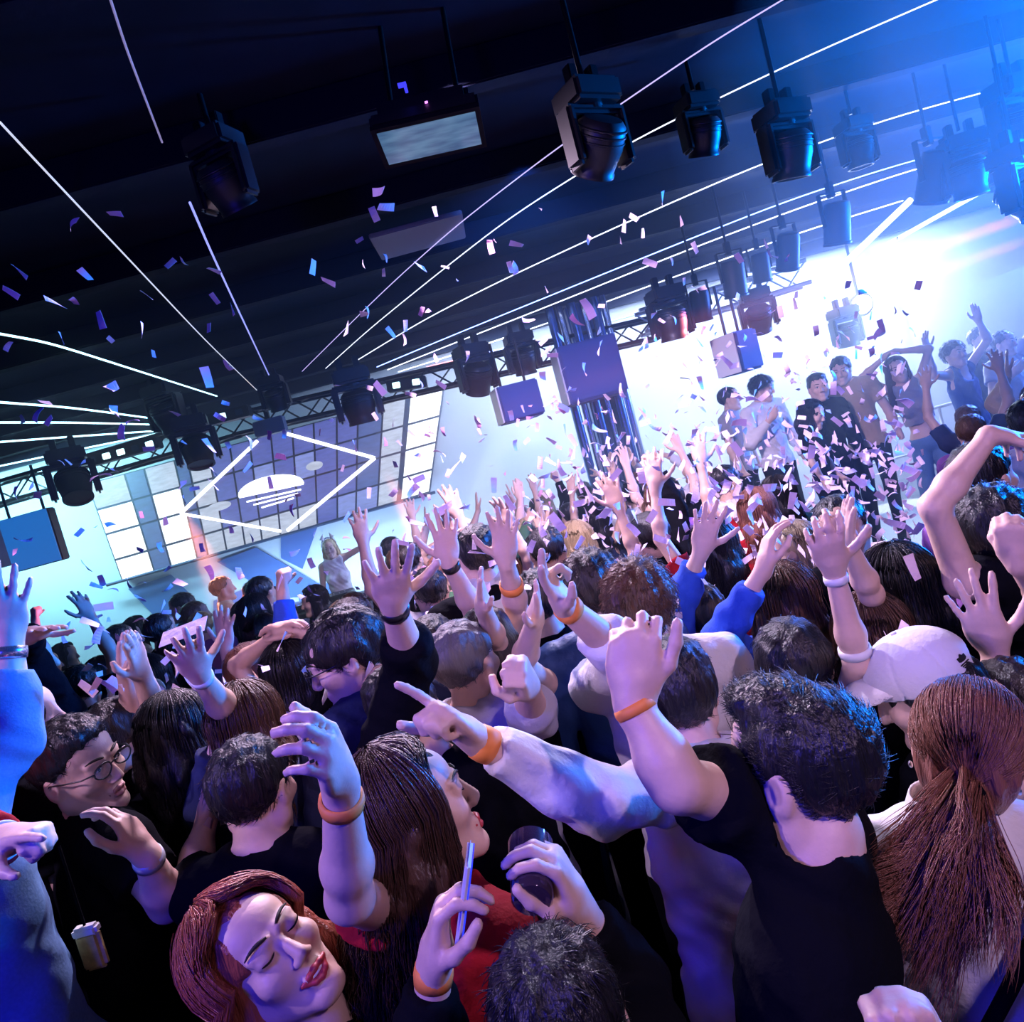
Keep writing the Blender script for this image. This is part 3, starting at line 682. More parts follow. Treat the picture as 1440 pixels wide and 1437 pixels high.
# ------------------------------------------------------------------ column of bright pipes
MCH = mat('chrome', (.75, .78, .85), .16, 1.0)
col = empty('pipe_column', at(880, 690, 8.6)*V(1, 1, 0), 0, 'column wrapped in vertical chrome pipes between bright wall and stage', 'column'); co = at(880, 690, 8.6)*V(1, 1, 0)
bobj('core', lambda b: bx(b, (.34, .34, ZC-.2), (0, .12, ZC/2-.1), bev=.02), mat('column_blue', (.05, .09, .22), .4, .3), col)
for i, dx in enumerate((-.36, -.24, -.10, .04, .17, .28)):
    bobj('pipe', lambda b: cyl(b, .042 if i % 2 else .055, .042 if i % 2 else .055, ZC-.2, (dx, -.10+.03*(i % 2), ZC/2-.1), seg=20), MCH if i % 2 else mat('pipe_blue', (.12, .2, .42), .2, .9), col, smooth=True)

# ------------------------------------------------------------------ stage
SX0, SY0, SZ = 2.35, 6.05, .44
stage = empty('stage', (SX0, SY0, 0), 0, 'low stage platform carrying the raised dancers, crowd pressed along its front', 'stage')
bobj('deck', lambda b: bx(b, (6.8, 4.1, .06), (3.4, 2.05, SZ-.03), bev=.006), mat('deck_grey', (.13, .14, .16), .45, bump='n', bscale=40, bstr=.1), stage)
bobj('skirt', lambda b: bx(b, (6.76, 4.06, SZ-.06), (3.4, 2.05, (SZ-.06)/2)), mat('skirt_blue', (.03, .05, .1), .7), stage)
bobj('nosing', lambda b: bx(b, (6.8, .03, .05), (3.4, -.012, SZ-.03), bev=.005), MSIL, stage)
rail = empty('stage_rail', at(1340, 610, 8.8)*V(1, 1, 0)+V(0, 0, SZ), 0, 'pale handrail behind the dancers at the right of the stage', 'handrail')
bobj('rail_tube', lambda b: bar(b, (-1.3, 0, .98), (1.5, 0, .98), .022), WPL, rail, smooth=True)
for x in (-1.2, -.1, 1.0): bobj('post', lambda b: bar(b, (x, 0, 0), (x, 0, .98), .02), WPL, rail, smooth=True)
bobj('lower_tube', lambda b: bar(b, (-1.3, 0, .5), (1.5, 0, .5), .016), WPL, rail, smooth=True)

# ------------------------------------------------------------------ lighting truss over the screen and the stage
def truss(a, b, w, label, name='lighting_truss', m=MBLK):
    a = np.asarray(a); b = np.asarray(b); L = np.linalg.norm(b-a); d = (b-a)/L; s = nrm(np.cross(d, V(0, 0, 1))); u = np.cross(s, d)
    r = empty(name, a, 0, label, 'truss'); off = [(-1, -1), (1, -1), (1, 1), (-1, 1)]; n = max(2, int(L/(w*1.1)))
    for (i, j) in off: bobj('chord', lambda bm: bar(bm, (s*i+u*j)*w/2, (s*i+u*j)*w/2+d*L, .024, 10), m, r, smooth=True)
    def web(bm):
        for k in range(n):
            for q in range(4):
                (i, j), (i2, j2) = off[q], off[(q+1) % 4]
                if k % 2: i, j, i2, j2 = i2, j2, i, j
                bar(bm, (s*i+u*j)*w/2+d*L*k/n, (s*i2+u*j2)*w/2+d*L*(k+1)/n, .011, 6)
    bobj('lattice', web, m, r); return r
ta, tb, tc_, td = at(-40, 706, 8.9), at(330, 598, 8.9), at(640, 526, 8.9), at(920, 462, 8.6)
truss(ta, tb, .26, 'black lighting truss over the cyan wall and the near end of the screen')
truss(tb, td, .24, 'black lighting truss over the far end of the screen up to the column')
te, tf = at(880, 470, 8.0), at(1450, 240, 6.2)
truss(at(900, 455, 8.3), at(1130, 385, 8.3), .25, 'pale truss above the stage next to the column', m=MSIL)
def light_bar(x0, y0, x1, y1, Y, label, on):
    a, b = at(x0, y0, Y), at(x1, y1, Y); r = empty('light_bar', a, 0, label, 'light fixture'); d = b-a; L = np.linalg.norm(d); q = Vector(d).to_track_quat('X', 'Z').to_matrix()
    bobj('housing', lambda bm: bx(bm, (L, .16, .13), Vector(d)/2, q, .01), MBLK, r)
    n = int(L/.16)
    for i in range(n):
        c = d*(i+.5)/n-V(0, .085, 0)
        bobj('lamp', lambda bm: bx(bm, (.09, .02, .07), Vector(c), q, .006), mat('lamp_cyan', (.3, .4, .4), .3, emit=(.55, .95, 1.0), estr=3) if on[i % len(on)] else mat('lamp_off', (.03, .06, .09), .2), r)
light_bar(105, 655, 225, 622, 8.6, 'bar of small cyan lamps on the truss over the near end of the screen', (1, 0, 1, 1, 0, 1, 1))
light_bar(280, 595, 352, 577, 8.6, 'bar of small lamps on the truss beside the upper corner of the diamond', (0, 1, 0, 0))
light_bar(545, 545, 600, 536, 8.6, 'bar of bright lamps on the truss above the bright end of the screen', (1, 1, 0))
bxo = at(380, 600, 8.5); cb = empty('control_box', bxo, 0, 'grey rectangular box hung on the truss above the diamond', 'box')
bobj('casing', lambda b: bx(b, (.36, .16, .18), (0, 0, 0), bev=.012), mat('box_grey', (.12, .16, .24), .5), cb); bobj('clamp', lambda b: bx(b, (.05, .05, .14), (0, 0, .15)), MBLK, cb)

# slanted bright bars over the stage
for pts, r_, lab in (([(1187, 371), (1281, 281)], .030, 'broad slanted white light bar over the stage beside the barrel spotlight'), ([(1242, 347), (1405, 256)], .020, 'long white light bar over the stage nearest the frame edge'), ([(1036, 388), (1187, 372)], .010, 'thin light bar running level over the stage'), ([(1225, 385), (1260, 355)], .022, 'short white light bar over the starburst lamp')):
    P = [at(x, y, 6.9) for x, y in pts]; o = mesh_obj('light_bar', tube(P, r_, 8), mat('bar_white%d' % int(r_*1000), (.5, .5, .5), .4, emit=(.75, .88, 1.0), estr=2.2), None, P[0]); tag(o, lab, 'light bar')

# ------------------------------------------------------------------ moving-head spotlights, one prototype then copies
def make_head():
    r = empty('moving_head_spotlight', (0, 0, 0))
    [bobj('clamp', lambda b: bx(b, (.05, .06, .10), (sx, 0, .06), bev=.006), MBLK, r) for sx in (-.07, .07)]
    bobj('base', lambda b: bx(b, (.30, .24, .12), (0, 0, -.05), bev=.02), MPLA, r)
    yk = bobj('yoke', lambda b: (bx(b, (.055, .13, .30), (-.165, 0, -.26), bev=.02), bx(b, (.055, .13, .30), (.165, 0, -.26), bev=.02), bx(b, (.38, .13, .05), (0, 0, -.13), bev=.018), cyl(b, .07, .07, .06, (0, 0, -.105))), MPLA, r)
    hd_ = bobj('lamp_head', lambda b: lathe(b, [(.05, .17), (.10, .165), (.125, .13), (.132, .05), (.132, -.02), (.120, -.10), (.112, -.17), (.118, -.18), (.118, -.205), (.100, -.205), (.097, -.185)]), MPLA, r, smooth=True); hd_.location = (0, 0, -.29); hd_.scale = (1, 1, .74)
    ln = bobj('lens', lambda b: lathe(b, [(.001, -.178), (.05, -.185), (.097, -.178), (.097, -.17), (.001, -.17)]), MGLS, hd_, smooth=True)
    for z in (.10, .06, .02): bobj('cooling_ring', lambda b: lathe(b, [(.128, z), (.137, z+.006), (.137, z+.014), (.128, z+.02)]), MPLA, hd_, smooth=True)
    return r
def make_par():
    r = empty('barrel_spotlight', (0, 0, 0))
    bobj('clamp', lambda b: bx(b, (.05, .05, .12), (0, 0, .05), bev=.006), MBLK, r)
    bobj('bracket', lambda b: (bx(b, (.012, .04, .26), (-.115, 0, -.10), bev=.003), bx(b, (.012, .04, .26), (.115, 0, -.10), bev=.003), bx(b, (.24, .04, .012), (0, 0, .025), bev=.003)), MBLK, r)
    c = bobj('can', lambda b: lathe(b, [(.06, .15), (.09, .14), (.10, .10), (.10, -.15), (.106, -.155), (.106, -.17), (.094, -.17), (.092, -.14)]), MPLA, r, smooth=True); c.location = (0, 0, -.20)
    bobj('lens', lambda b: lathe(b, [(.001, -.138), (.05, -.146), (.092, -.14), (.092, -.13), (.001, -.13)]), mat('lens_lit', (.4, .45, .5), .2, emit=(.75, .88, 1.0), estr=1.6), c, smooth=True)
    return r
def aim(o, tilt, pan, part):
    o.rotation_euler = (0, 0, pan)
    for c in o.children:
        if c.name.split('.')[0] == part: c.rotation_euler = (tilt, 0, 0)
HEADS = [  # px, py (lamp head centre), depth Y, scale, pan, tilt, label
    (842, 205, 2.75, .72, .5, .75, 'largest black moving-head spotlight, hanging beside the video monitor, lens towards us'),
    (318, 262, 3.0, .68, -.4, .5, 'nearly invisible black moving-head spotlight in the darkest part of the ceiling'),
    (990, 192, 3.8, .66, .3, .4, 'black moving-head spotlight between the largest one and the pink edged one'),
    (1112, 218, 3.4, .74, .35, .25, 'large moving-head spotlight with a pink lit edge under the blue ceiling'),
    (1208, 214, 4.6, .66, .2, .1, 'ring shaped moving-head spotlight behind the pink edged one'),
    (1362, 250, 4.6, .85, -.2, .1, 'moving-head spotlight in the middle of the close trio at the stage corner'),
    (1402, 246, 5.4, .8, .4, .2, 'small moving-head spotlight last of the close trio at the stage corner'),
    (1436, 182, 4.3, .95, .2, .2, 'moving-head spotlight cut by the frame edge above the close trio'),
    (1438, 274, 4.2, .9, .5, -.5, 'moving-head spotlight cut by the frame edge below the close trio'),
    (278, 634, 7.6, 1.2, .3, -.3, 'black moving-head spotlight hanging in front of the screen left of the diamond'),
    (236, 586, 7.6, 1.1, -.3, .3, 'black moving-head spotlight where the fan of cyan strips meets'),
    (105, 682, 7.6, 1.25, .5, -.5, 'black moving-head spotlight hanging over the near corner of the screen'),
    (505, 572, 7.4, 1.25, .2, .1, 'black moving-head spotlight in front of the far half of the screen'),
    (672, 532, 7.6, 1.15, .5, .5, 'black moving-head spotlight tilted beside the hanging speaker by the column'),
    (737, 508, 7.8, 1.0, .2, .2, 'moving-head spotlight above the hanging speaker by the column'),
    (388, 562, 7.6, .8, 0, .3, 'small spotlight where the two diagonal light strips end'),
    (945, 455, 6.2, 1.0, .2, .1, 'dark blue moving-head spotlight at the inner end of the stage truss'),
    (1068, 448, 6.8, .9, -.2, .5, 'moving-head spotlight glowing in haze above the hanging speaker over the stage'),
    (1192, 470, 8.2, 1.0, .2, .1, 'moving-head spotlight half lost in the white glare over the stage'),
]
hp0 = make_head()
for i, (x, y, Y, s_, pan, tilt, lab) in enumerate(HEADS):
    o = hp0 if i == 0 else copy_thing(hp0); o.location = tuple(at(x, y, Y)+V(0, 0, .30*s_)); o.scale = (s_,)*3; aim(o, tilt, pan, 'lamp_head'); tag(o, lab, 'spotlight', 'moving-head spotlights under the ceiling')
PARS = [(1315, 246, 4.7, 1.0, .3, .45, 'barrel spotlight with a glowing lens, first of the close trio at the stage corner'), (1177, 312, 5.4, .95, .2, .3, 'barrel spotlight with a glowing lens beside the broad slanted light bar'),
        (1108, 352, 5.8, .9, .2, .4, 'barrel spotlight in the row behind the broad slanted light bar'), (1032, 390, 6.0, .95, .1, .2, 'barrel spotlight at the inner end of the row over the stage'), (1070, 375, 6.4, .8, 0, .2, 'small barrel spotlight between two others in the row over the stage'), (985, 428, 6.6, .9, .1, .2, 'barrel spotlight above the bright stage wall next to the dark blue one')]
pp0 = make_par()
for i, (x, y, Y, s_, pan, tilt, lab) in enumerate(PARS):
    o = pp0 if i == 0 else copy_thing(pp0); o.location = tuple(at(x, y, Y)+V(0, 0, .2*s_)); o.scale = (s_,)*3; aim(o, tilt, pan, 'can'); tag(o, lab, 'spotlight', 'barrel spotlights over the stage')
# hanging rods from ceiling for the fixtures that hang free of a truss
for (x, y, Y, s_, *_r) in HEADS[:9]+PARS:
    p = at(x, y, Y)+V(0, 0, .30*s_ if _r[-1] in [h[-1] for h in HEADS] else .2*s_)
    L = ZC-p[2]-.05
    o = bobj('hanging_pole', lambda b: bar(b, (0, 0, .04), (0, 0, L), .011), MBLK, None, tuple(p), True)
    tag(o, 'pole holding the '+' '.join(_r[-1].split(',')[0].split()[:12]), 'pole')

# ------------------------------------------------------------------ video monitor under the ceiling
mo = at(605, 193, 2.75); dR = Matrix.Rotation(math.radians(7), 3, 'Z')@Matrix.Rotation(math.radians(50), 3, 'X')
mon = empty('video_monitor', mo, 0, 'video monitor hung face down from the dark ceiling, pale blue picture', 'monitor')
mon.rotation_euler = (math.radians(73), math.radians(4), math.radians(-4)); mon.scale = (.86, .86, .86)
bobj('casing', lambda b: (bx(b, (.47, .07, .24), (0, .04, 0), bev=.012), bx(b, (.40, .10, .15), (0, .11, .02), bev=.02)), MPLA, mon)
bobj('bezel', lambda b: (bx(b, (.47, .02, .022), (0, 0, .109)), bx(b, (.47, .02, .022), (0, 0, -.109)), bx(b, (.022, .02, .20), (-.224, 0, 0)), bx(b, (.022, .02, .20), (.224, 0, 0))), mat('bezel_black', (.006, .006, .009), .7, spec=.1), mon)
def scrm():
    m = bpy.data.materials.new('monitor_picture'); m.use_nodes = True; nt = m.node_tree; b = nt.nodes['Principled BSDF']
    tc = nt.nodes.new('ShaderNodeTexCoord'); nz = nt.nodes.new('ShaderNodeTexNoise'); nz.inputs['Scale'].default_value = 9; mp = nt.nodes.new('ShaderNodeMapping'); mp.inputs['Scale'].default_value = (.7, 1, 3)
    cr = nt.nodes.new('ShaderNodeValToRGB'); cr.color_ramp.elements[0].color = (.05, .15, .33, 1); cr.color_ramp.elements[1].color = (.14, .32, .55, 1); cr.color_ramp.elements[0].position = .35; cr.color_ramp.elements[1].position = .65
    nt.links.new(tc.outputs['Object'], mp.inputs['Vector']); nt.links.new(mp.outputs['Vector'], nz.inputs['Vector']); nt.links.new(nz.outputs['Fac'], cr.inputs['Fac']); nt.links.new(cr.outputs['Color'], b.inputs['Emission Color']); b.inputs['Emission Strength'].default_value = .6
    b.inputs['Base Color'].default_value = (.02, .02, .03, 1); b.inputs['Roughness'].default_value = .15; return m
bobj('screen', lambda b: bx(b, (.426, .01, .196), (0, -.004, 0)), scrm(), mon)
bobj('power_light', lambda b: bx(b, (.012, .006, .006), (.02, .06, .128)), mat('led_violet', (.1, .1, .1), .3, emit=(.75, .2, 1.0), estr=3), mon)
bobj('cable_light', lambda b: (bx(b, (.035, .01, .018), (-.06, .10, .20)), bx(b, (.012, .01, .03), (-.05, .10, .175))), mat('led_blue', (.05, .05, .1), .3, emit=(.05, .05, 1.0), estr=1.2), mon)
bobj('mount', lambda b: (bar(b, (-.15, .10, 0), (-.15, .72, -.05), .012), bar(b, (.15, .10, 0), (.15, .72, -.05), .012), bx(b, (.4, .04, .04), (0, .17, 0))), MBLK, mon)

hs_o = at(42, 760, 7.4); hsr = empty('hanging_box', hs_o, -.10, 'square plain blue screen hung before the cyan wall', 'screen')
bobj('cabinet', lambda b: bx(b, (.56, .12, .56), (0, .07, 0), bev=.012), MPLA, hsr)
bobj('screen', lambda b: bx(b, (.545, .012, .545), (0, 0, 0)), mat('blue_light_glow', (.02, .03, .06), .3, emit=(.012, .17, .62), estr=.9), hsr)  # glowing face stands in for blue light falling on the hung box
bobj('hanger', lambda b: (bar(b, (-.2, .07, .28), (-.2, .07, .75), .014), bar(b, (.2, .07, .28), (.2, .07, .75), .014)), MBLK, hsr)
# ------------------------------------------------------------------ hanging loudspeakers
def speaker(x, y, Y, size, rz, label, side):
    w, d, h = size; r = empty('hanging_speaker', at(x, y, Y), rz, label, 'loudspeaker', 'loudspeakers hung above the crowd')
    bobj('cabinet', lambda b: bx(b, (w, d, h), (0, 0, 0), bev=.015), mat('cabinet_blue_lit', (.03, .07, .26), .5, bump='n', bscale=120, bstr=.1), r)  # blue light on cabinet and grille is put into their base colour
    bobj('grille', lambda b: bx(b, (w*.92, .02, h*.92), (0, -d/2-.008, 0), bev=.006), mat('grille_blue_lit', (.03, .08, .30), .6, bump='n', bscale=400, bstr=.4), r)
    if side: bobj('side_panel', lambda b: bx(b, (.015, d*.98, h*.97), (-w/2-.006, 0, 0), bev=.003), WPL, r)  # brightly lit side face painted as a white plate
    bobj('bracket', lambda b: (bar(b, (-w*.3, 0, h/2), (-w*.3, 0, h/2+.45), .014), bar(b, (w*.3, 0, h/2), (w*.3, 0, h/2+.45), .014)), MBLK, r)
    return r
speaker(-12, 770, 7.6, (.20, .4, .46), -.1, 'narrow blue-lit loudspeaker cut by the frame edge at the cyan wall', False)
speaker(728, 566, 7.2, (.42, .36, .36), .16, 'dark loudspeaker with its lit side painted white, hanging above the bright wall', True)
speaker(828, 523, 7.5, (.62, .45, .60), .05, 'big dark loudspeaker hung at the top of the pipe column', True)
speaker(1036, 497, 6.6, (.27, .3, .37), .45, 'blue-lit loudspeaker with its lit side painted white, hanging over the stage', True)

# ------------------------------------------------------------------ DJ booth
dj = at(470, 815, 8.3); bo2 = V(dj[0], 8.3, 0)
booth = empty('dj_booth', bo2, 0, 'long dark DJ booth with glittering front below the LED screen', 'booth')
bobj('counter', lambda b: bx(b, (3.2, .7, .05), (0, 0, 1.06), bev=.008), MBLK, booth)
bobj('front_panel', lambda b: bx(b, (3.1, .06, 1.02), (0, -.3, .52), bev=.006), mat('glitter', (.3, .4, .6), .3, .6, bump='n', bscale=60, bstr=1.0, var=.5), booth)
for sx in (-1.5, 1.5): bobj('side_panel', lambda b: bx(b, (.06, .6, 1.02), (sx, 0, .52)), MBLK, booth)
for x, nm, lab in ((-.55, 'turntable', 'black turntable at the near side of the mixer'), (.55, 'turntable', 'black turntable at the far side of the mixer')):
    t = empty(nm, bo2+V(x, 0, 1.085), 0, lab, 'turntable', 'decks on the DJ booth'); bobj('plinth', lambda b: bx(b, (.4, .34, .08), (0, 0, .04), bev=.01), MBLK, t); bobj('platter', lambda b: cyl(b, .15, .15, .02, (-.03, 0, .09)), MSIL, t)
t = empty('mixer', bo2+V(0, 0, 1.085), 0, 'DJ mixer between two turntables on the booth', 'mixer'); bobj('case', lambda b: bx(b, (.32, .36, .09), (0, 0, .045), bev=.01), MBLK, t)
for i in range(4): bobj('fader', lambda b: bx(b, (.012, .03, .02), (-.1+.066*i, -.08, .1)), MSIL, t)

# ------------------------------------------------------------------ light
def area(name, loc, tgt, size, col, W, spread=PI):
    l = bpy.data.lights.new(name, 'AREA'); l.energy = W; l.color = col; l.size = size[0]; l.shape = 'RECTANGLE'; l.size_y = size[1]; l.spread = spread
    o = bpy.data.objects.new(name, l); COL.objects.link(o); o.location = tuple(loc); o.rotation_euler = Vector(np.asarray(tgt)-np.asarray(loc)).to_track_quat('-Z', 'Y').to_euler(); return o
def spot(name, loc, tgt, ang, col, W, blend=.5, rad=.05):
    l = bpy.data.lights.new(name, 'SPOT'); l.energy = W; l.color = col; l.spot_size = math.radians(ang); l.spot_blend = blend; l.shadow_soft_size = rad
    o = bpy.data.objects.new(name, l); COL.objects.link(o); o.location = tuple(loc); o.rotation_euler = Vector(np.asarray(tgt)-np.asarray(loc)).to_track_quat('-Z', 'Y').to_euler(); return o
# wall washers over the back wall
area('wash_cyan', (-6.6, 9.3, 3.7), (-6.4, 10.3, 1.4), (2.6, .2), (.30, .80, 1.0), 300)
area('wash_screen_end', (.6, 9.3, 3.7), (.6, 10.3, 1.7), (2.4, .2), (.58, .76, 1.0), 280)
area('wash_stage', (3.4, 9.4, 3.75), (3.2, 10.3, 2.1), (2.4, .2), (.58, .70, 1.0), 300)
area('wash_stage_end', (5.6, 9.4, 3.75), (5.6, 10.3, 2.0), (2.6, .2), (.36, .50, 1.0), 180)
area('wash_low', (-2.6, 9.5, 1.1), (-2.6, 10.3, 1.3), (3.0, .1), (.35, .6, 1.0), 70)
# stage back light and its starburst lamp
sb = at(1212, 428, 9.2)
sb2 = sb; sb = sb+V(0, -.42, -.16)
spot('stage_back', sb, at(1150, 760, 5.0), 95, (.56, .70, 1.0), 900, .6, .10)
spot('stage_beam_a', sb+V(.25, 0, 0), at(1265, 560, 8.6), 16, (.85, .92, 1.0), 1600, .3)
spot('stage_beam_b', sb+V(-.1, 0, 0), at(1130, 590, 8.4), 14, (.85, .92, 1.0), 1100, .3)
fl = empty('flood_lamp', sb2, 0, 'glaring white lamp bursting over the back of the stage', 'lamp')
bobj('housing', lambda b: lathe(b, [(.05, .16), (.13, .13), (.15, 0), (.13, 0)], rot=Matrix.Rotation(math.radians(-85), 3, 'X')), MBLK, fl, smooth=True)
bobj('lens', lambda b: bmesh.ops.create_uvsphere(b, u_segments=20, v_segments=12, radius=.12), mat('flood_white', (.8, .8, .8), .3, emit=(.85, .92, 1.0), estr=60), fl, (0, -.16, -.06), True)
bobj('hanger', lambda b: bar(b, (0, .05, .1), (0, .05, ZC-sb2[2]), .018), MBLK, fl)
area('right_flood', (6.9, 7.2, 3.1), (1.5, 4.2, 2.4), (.8, .8), (.06, .18, 1.0), 420, math.radians(130))
spot('right_key', at(1475, 330, 7.4), at(1180, 640, 7.0), 80, (.26, .42, 1.0), 230, .5, .15)
spot('salmon_right', at(1475, 292, 6.9), at(1130, 412, 6.3), 5, (1.0, .16, .10), 14000, .3)
spot('salmon_right_low', at(1480, 325, 6.9), at(1150, 440, 6.2), 3.5, (1.0, .16, .10), 12000, .3)
spot('ceiling_blue', (6.6, 4.4, 2.9), (1.5, 3.1, 3.9), 66, (.0, .19, 1.0), 9500, .8, .2)
# left cyan back light
spot('left_back', at(-30, 600, 8.8), (-2.6, 3.0, 1.2), 80, (.28, .78, 1.0), 1200, .6, .12)
# salmon beams from the foot of the screen
spot('salmon_a', at(250, 705, 8.2), at(322, 850, 6.9), 10, (1.0, .28, .18), 8000, .25)
spot('salmon_b', at(540, 655, 8.2), at(592, 770, 7.0), 8, (1.0, .28, .22), 8000, .25)
# the crowd's own light: pink white from the truss ahead, violet from the side, deep blue from behind us
spot('truss_pink', (-.9, 4.2, 3.7), (.2, 1.3, 1.4), 75, (.95, .68, 1.0), 760, .6, .05)
spot('truss_white', (.25, 4.2, 3.7), (.8, 1.6, 1.4), 75, (.78, .69, 1.0), 600, .6, .05)
spot('crowd_mid', (.2, 3.2, 3.75), (.6, 5.2, 1.5), 95, (.90, .67, 1.0), 950, .7, .12)
spot('violet_side', (-2.6, .2, 3.3), (.5, 2.0, 1.5), 70, (.80, .54, 1.0), 190, .6, .06)
spot('added_front_blue', (.6, 4.3, 3.7), (.2, 8.0, 2.9), 95, (.05, .22, 1.0), 160, .7, .1)  # added lamp, tints the truss and speakers blue
area('deep_blue', (-1.3, -.6, 2.7), (.1, 1.6, 1.4), (.5, .4), (.015, .015, 1.0), 48)
spot('pink_front', (1.5, -.9, 3.4), (.8, 2.0, 1.4), 62, (.88, .57, .96), 190, .6, .06)
w = bpy.data.worlds.new('world'); S.world = w; w.use_nodes = True; w.node_tree.nodes['Background'].inputs['Color'].default_value = (.006, .010, .03, 1); w.node_tree.nodes['Background'].inputs['Strength'].default_value = .3
# haze that fills the far half of the room
def haze(name, lo, hi, dens, g_, label):
    m = bpy.data.materials.new('haze_'+name); m.use_nodes = True; nt = m.node_tree; nt.nodes.clear()
    o_ = nt.nodes.new('ShaderNodeOutputMaterial'); vs = nt.nodes.new('ShaderNodeVolumeScatter'); vs.inputs['Density'].default_value = dens; vs.inputs['Anisotropy'].default_value = g_; vs.inputs['Color'].default_value = (.9, .95, 1, 1)
    nt.links.new(vs.outputs['Volume'], o_.inputs['Volume'])
    lo, hi = np.asarray(lo), np.asarray(hi)
    h = bobj('haze', lambda b: bx(b, tuple(hi-lo), tuple((lo+hi)/2)), m); tag(h, label, 'haze', None, 'stuff'); return h
HAZE = [haze('room', (-9.2, 4.5, .02), (9.2, 10.28, ZC-.01), .042, .45, 'thin blue stage haze filling the far half of the room'), haze('side', (1.5, 2.2, 2.6), (9.2, 4.49, ZC-.01), .08, .3, 'thin blue haze drifting under the ceiling over the stage side')]
vs_ = S.view_settings; vs_.view_transform = 'Standard'; vs_.look = 'None'; vs_.gamma = 1; vs_.use_curve_mapping = False; vs_.exposure = 0.0
S.cycles.max_bounces = 5; S.cycles.diffuse_bounces = 2; S.cycles.glossy_bounces = 2; S.cycles.transmission_bounces = 4; S.cycles.volume_bounces = 0; S.cycles.transparent_max_bounces = 4
S.cycles.use_denoising = True; S.cycles.sample_clamp_indirect = 4; S.cycles.sample_clamp_direct = 12; S.cycles.caustics_reflective = False; S.cycles.caustics_refractive = False
# ------------------------------------------------------------------ the dancers closest to us, each posed by itself
ROOTS = []
def person(**k):
    I = build_person(k); ROOTS.append(I['root'].location.copy()); return I
def dirto(a, b): return nrm(np.asarray(b)-np.asarray(a))
def tail_pony(paths_px, n, r=.00068):
    def fn(H, R, hs):
        tie = H+R@(V(0, -.118, -.030)*hs); out = []; m = 14
        # lengths combed over the skull to the tie
        az = RNG.uniform(0, 2*PI, 3600); ax = V(.094, .113, .103); p0 = RNG.uniform(.9, 2.35, 3600); j = RNG.normal(.0015, .0012, 3600)
        src = np.stack([np.sin(p0)*np.cos(az), np.cos(p0), np.sin(p0)*np.sin(az)], 1)   # polar axis = face direction
        pole = nrm(V(0, -.80, -.60)); paths = np.zeros((3600, 9, 3))
        for q in range(9):
            t = q/8; d = src*(1-t)+pole*t*1.0; d = d/np.linalg.norm(d, axis=1, keepdims=True)
            loc = d*(ax+j[:, None])+V(0, -.016, .040); k = t**4
            paths[:, q] = H+(loc*hs)@R.T*1.0
            paths[:, q] = paths[:, q]*(1-k)+tie*k
        keep = src[:, 1] < .72
        keep &= ~((src[:, 2] < -.25) & (src[:, 1] > .1))
        out.append(tubes(paths[keep], .00075))
        for pts, nn, w in paths_px:
            G = np.array([tie]+[np.asarray(p) for p in pts]); tt = np.linspace(0, len(G)-1, m)
            base = np.stack([np.interp(tt, np.arange(len(G)), G[:, c]) for c in range(3)], 1)
            for c in range(3): base[1:-1, c] = (base[:-2, c]+2*base[1:-1, c]+base[2:, c])/4
            cl = RNG.normal(0, 1, (max(6, nn//70), 3)); off = cl[RNG.integers(0, len(cl), nn)]+RNG.normal(0, .22, (nn, 3)); ph = RNG.uniform(0, 6, nn); sp = np.linspace(0, 1, m)[None, :]
            ln = RNG.uniform(.78, 1.05, nn)
            prof = (.012+w*sp**1.1)[:, :, None] if False else (.011+w*np.linspace(0, 1, m)**1.1)[None, :, None]
            P = base[None]+off[:, None]*prof+(.010*np.sin(ph[:, None]+sp*7)*sp)[:, :, None]*ir
            P = P[:, :1]+(P-P[:, :1])*ln[:, None, None]
            out.append(tubes(P, np.r_[np.ones(10), .85, .7, .45, .1]*r))
        return out
    return fn

# the man in black with his back to us, his left arm raised
P1 = person(head=at(1128, 1092, 1.02), yaw=1.05, hyaw=.72, hroll=.20, hpitch=-.05, lean=(.16, 0), top='tee', topm=FB['black'], hair='quiff', hairm=HR['black'], strands=9000, sl=.034, sr=.0008, lift=.04, comb=(.5, .8, .15), res=.0055, fringe=.075, face='face', skin=SKIN[0], sleeve=.40, neckup=.03,
     L=dict(abs=1, sh=(1018, 1155, 1.03), el=(952, 1102, .97), wr=(889, 988, 1.01), tip=(893, 868, 1.02), pose='thumb', palm='away'), R='down', bands=[('L', ORG, .93, .016)],
     label='man in black t-shirt with his back to us, thumb raised beside orange wristband')
# the girl with the pony tail
hp = at(1359, 1058, 1.20)
P2 = person(head=hp, yaw=-.35, hyaw=-.52, hroll=.30, hpitch=-.18, lean=(.05, 0), fem=True, hs=.95, top='long', topm=FB['white'], collar=True, topname='shirt', hair='pony', hairm=HR['chestnut'], res=.0065, legm=FB['black'], loose=.024,
     hairx=tail_pony([([at(1338, 1175, 1.02), at(1318, 1245, 1.0), at(1290, 1315, 1.0)], 4200, .024), ([at(1362, 1180, 1.02), at(1368, 1235, 1.0), at(1352, 1290, .99)], 1700, .019), ([at(1310, 1180, 1.03), at(1268, 1232, 1.01), at(1228, 1252, 1.0)], 800, .013)], 900),
     R='down', L='down', label='woman in white shirt with long chestnut pony tail, seen from behind')
P2['add']('hair_tie', tube([P2['H']+P2['R']@(V(.019*math.cos(a), -.120-.004*math.sin(a), -.030+.017*math.sin(a))) for a in np.linspace(0, 2*PI, 17)], .007, 8), FB['black'])
for sx in (1, -1): P2['add']('earring', sphere_vq(P2['H']+P2['R']@V(sx*.081, .0, -.045), V(.004, .004, .007)), MSIL)
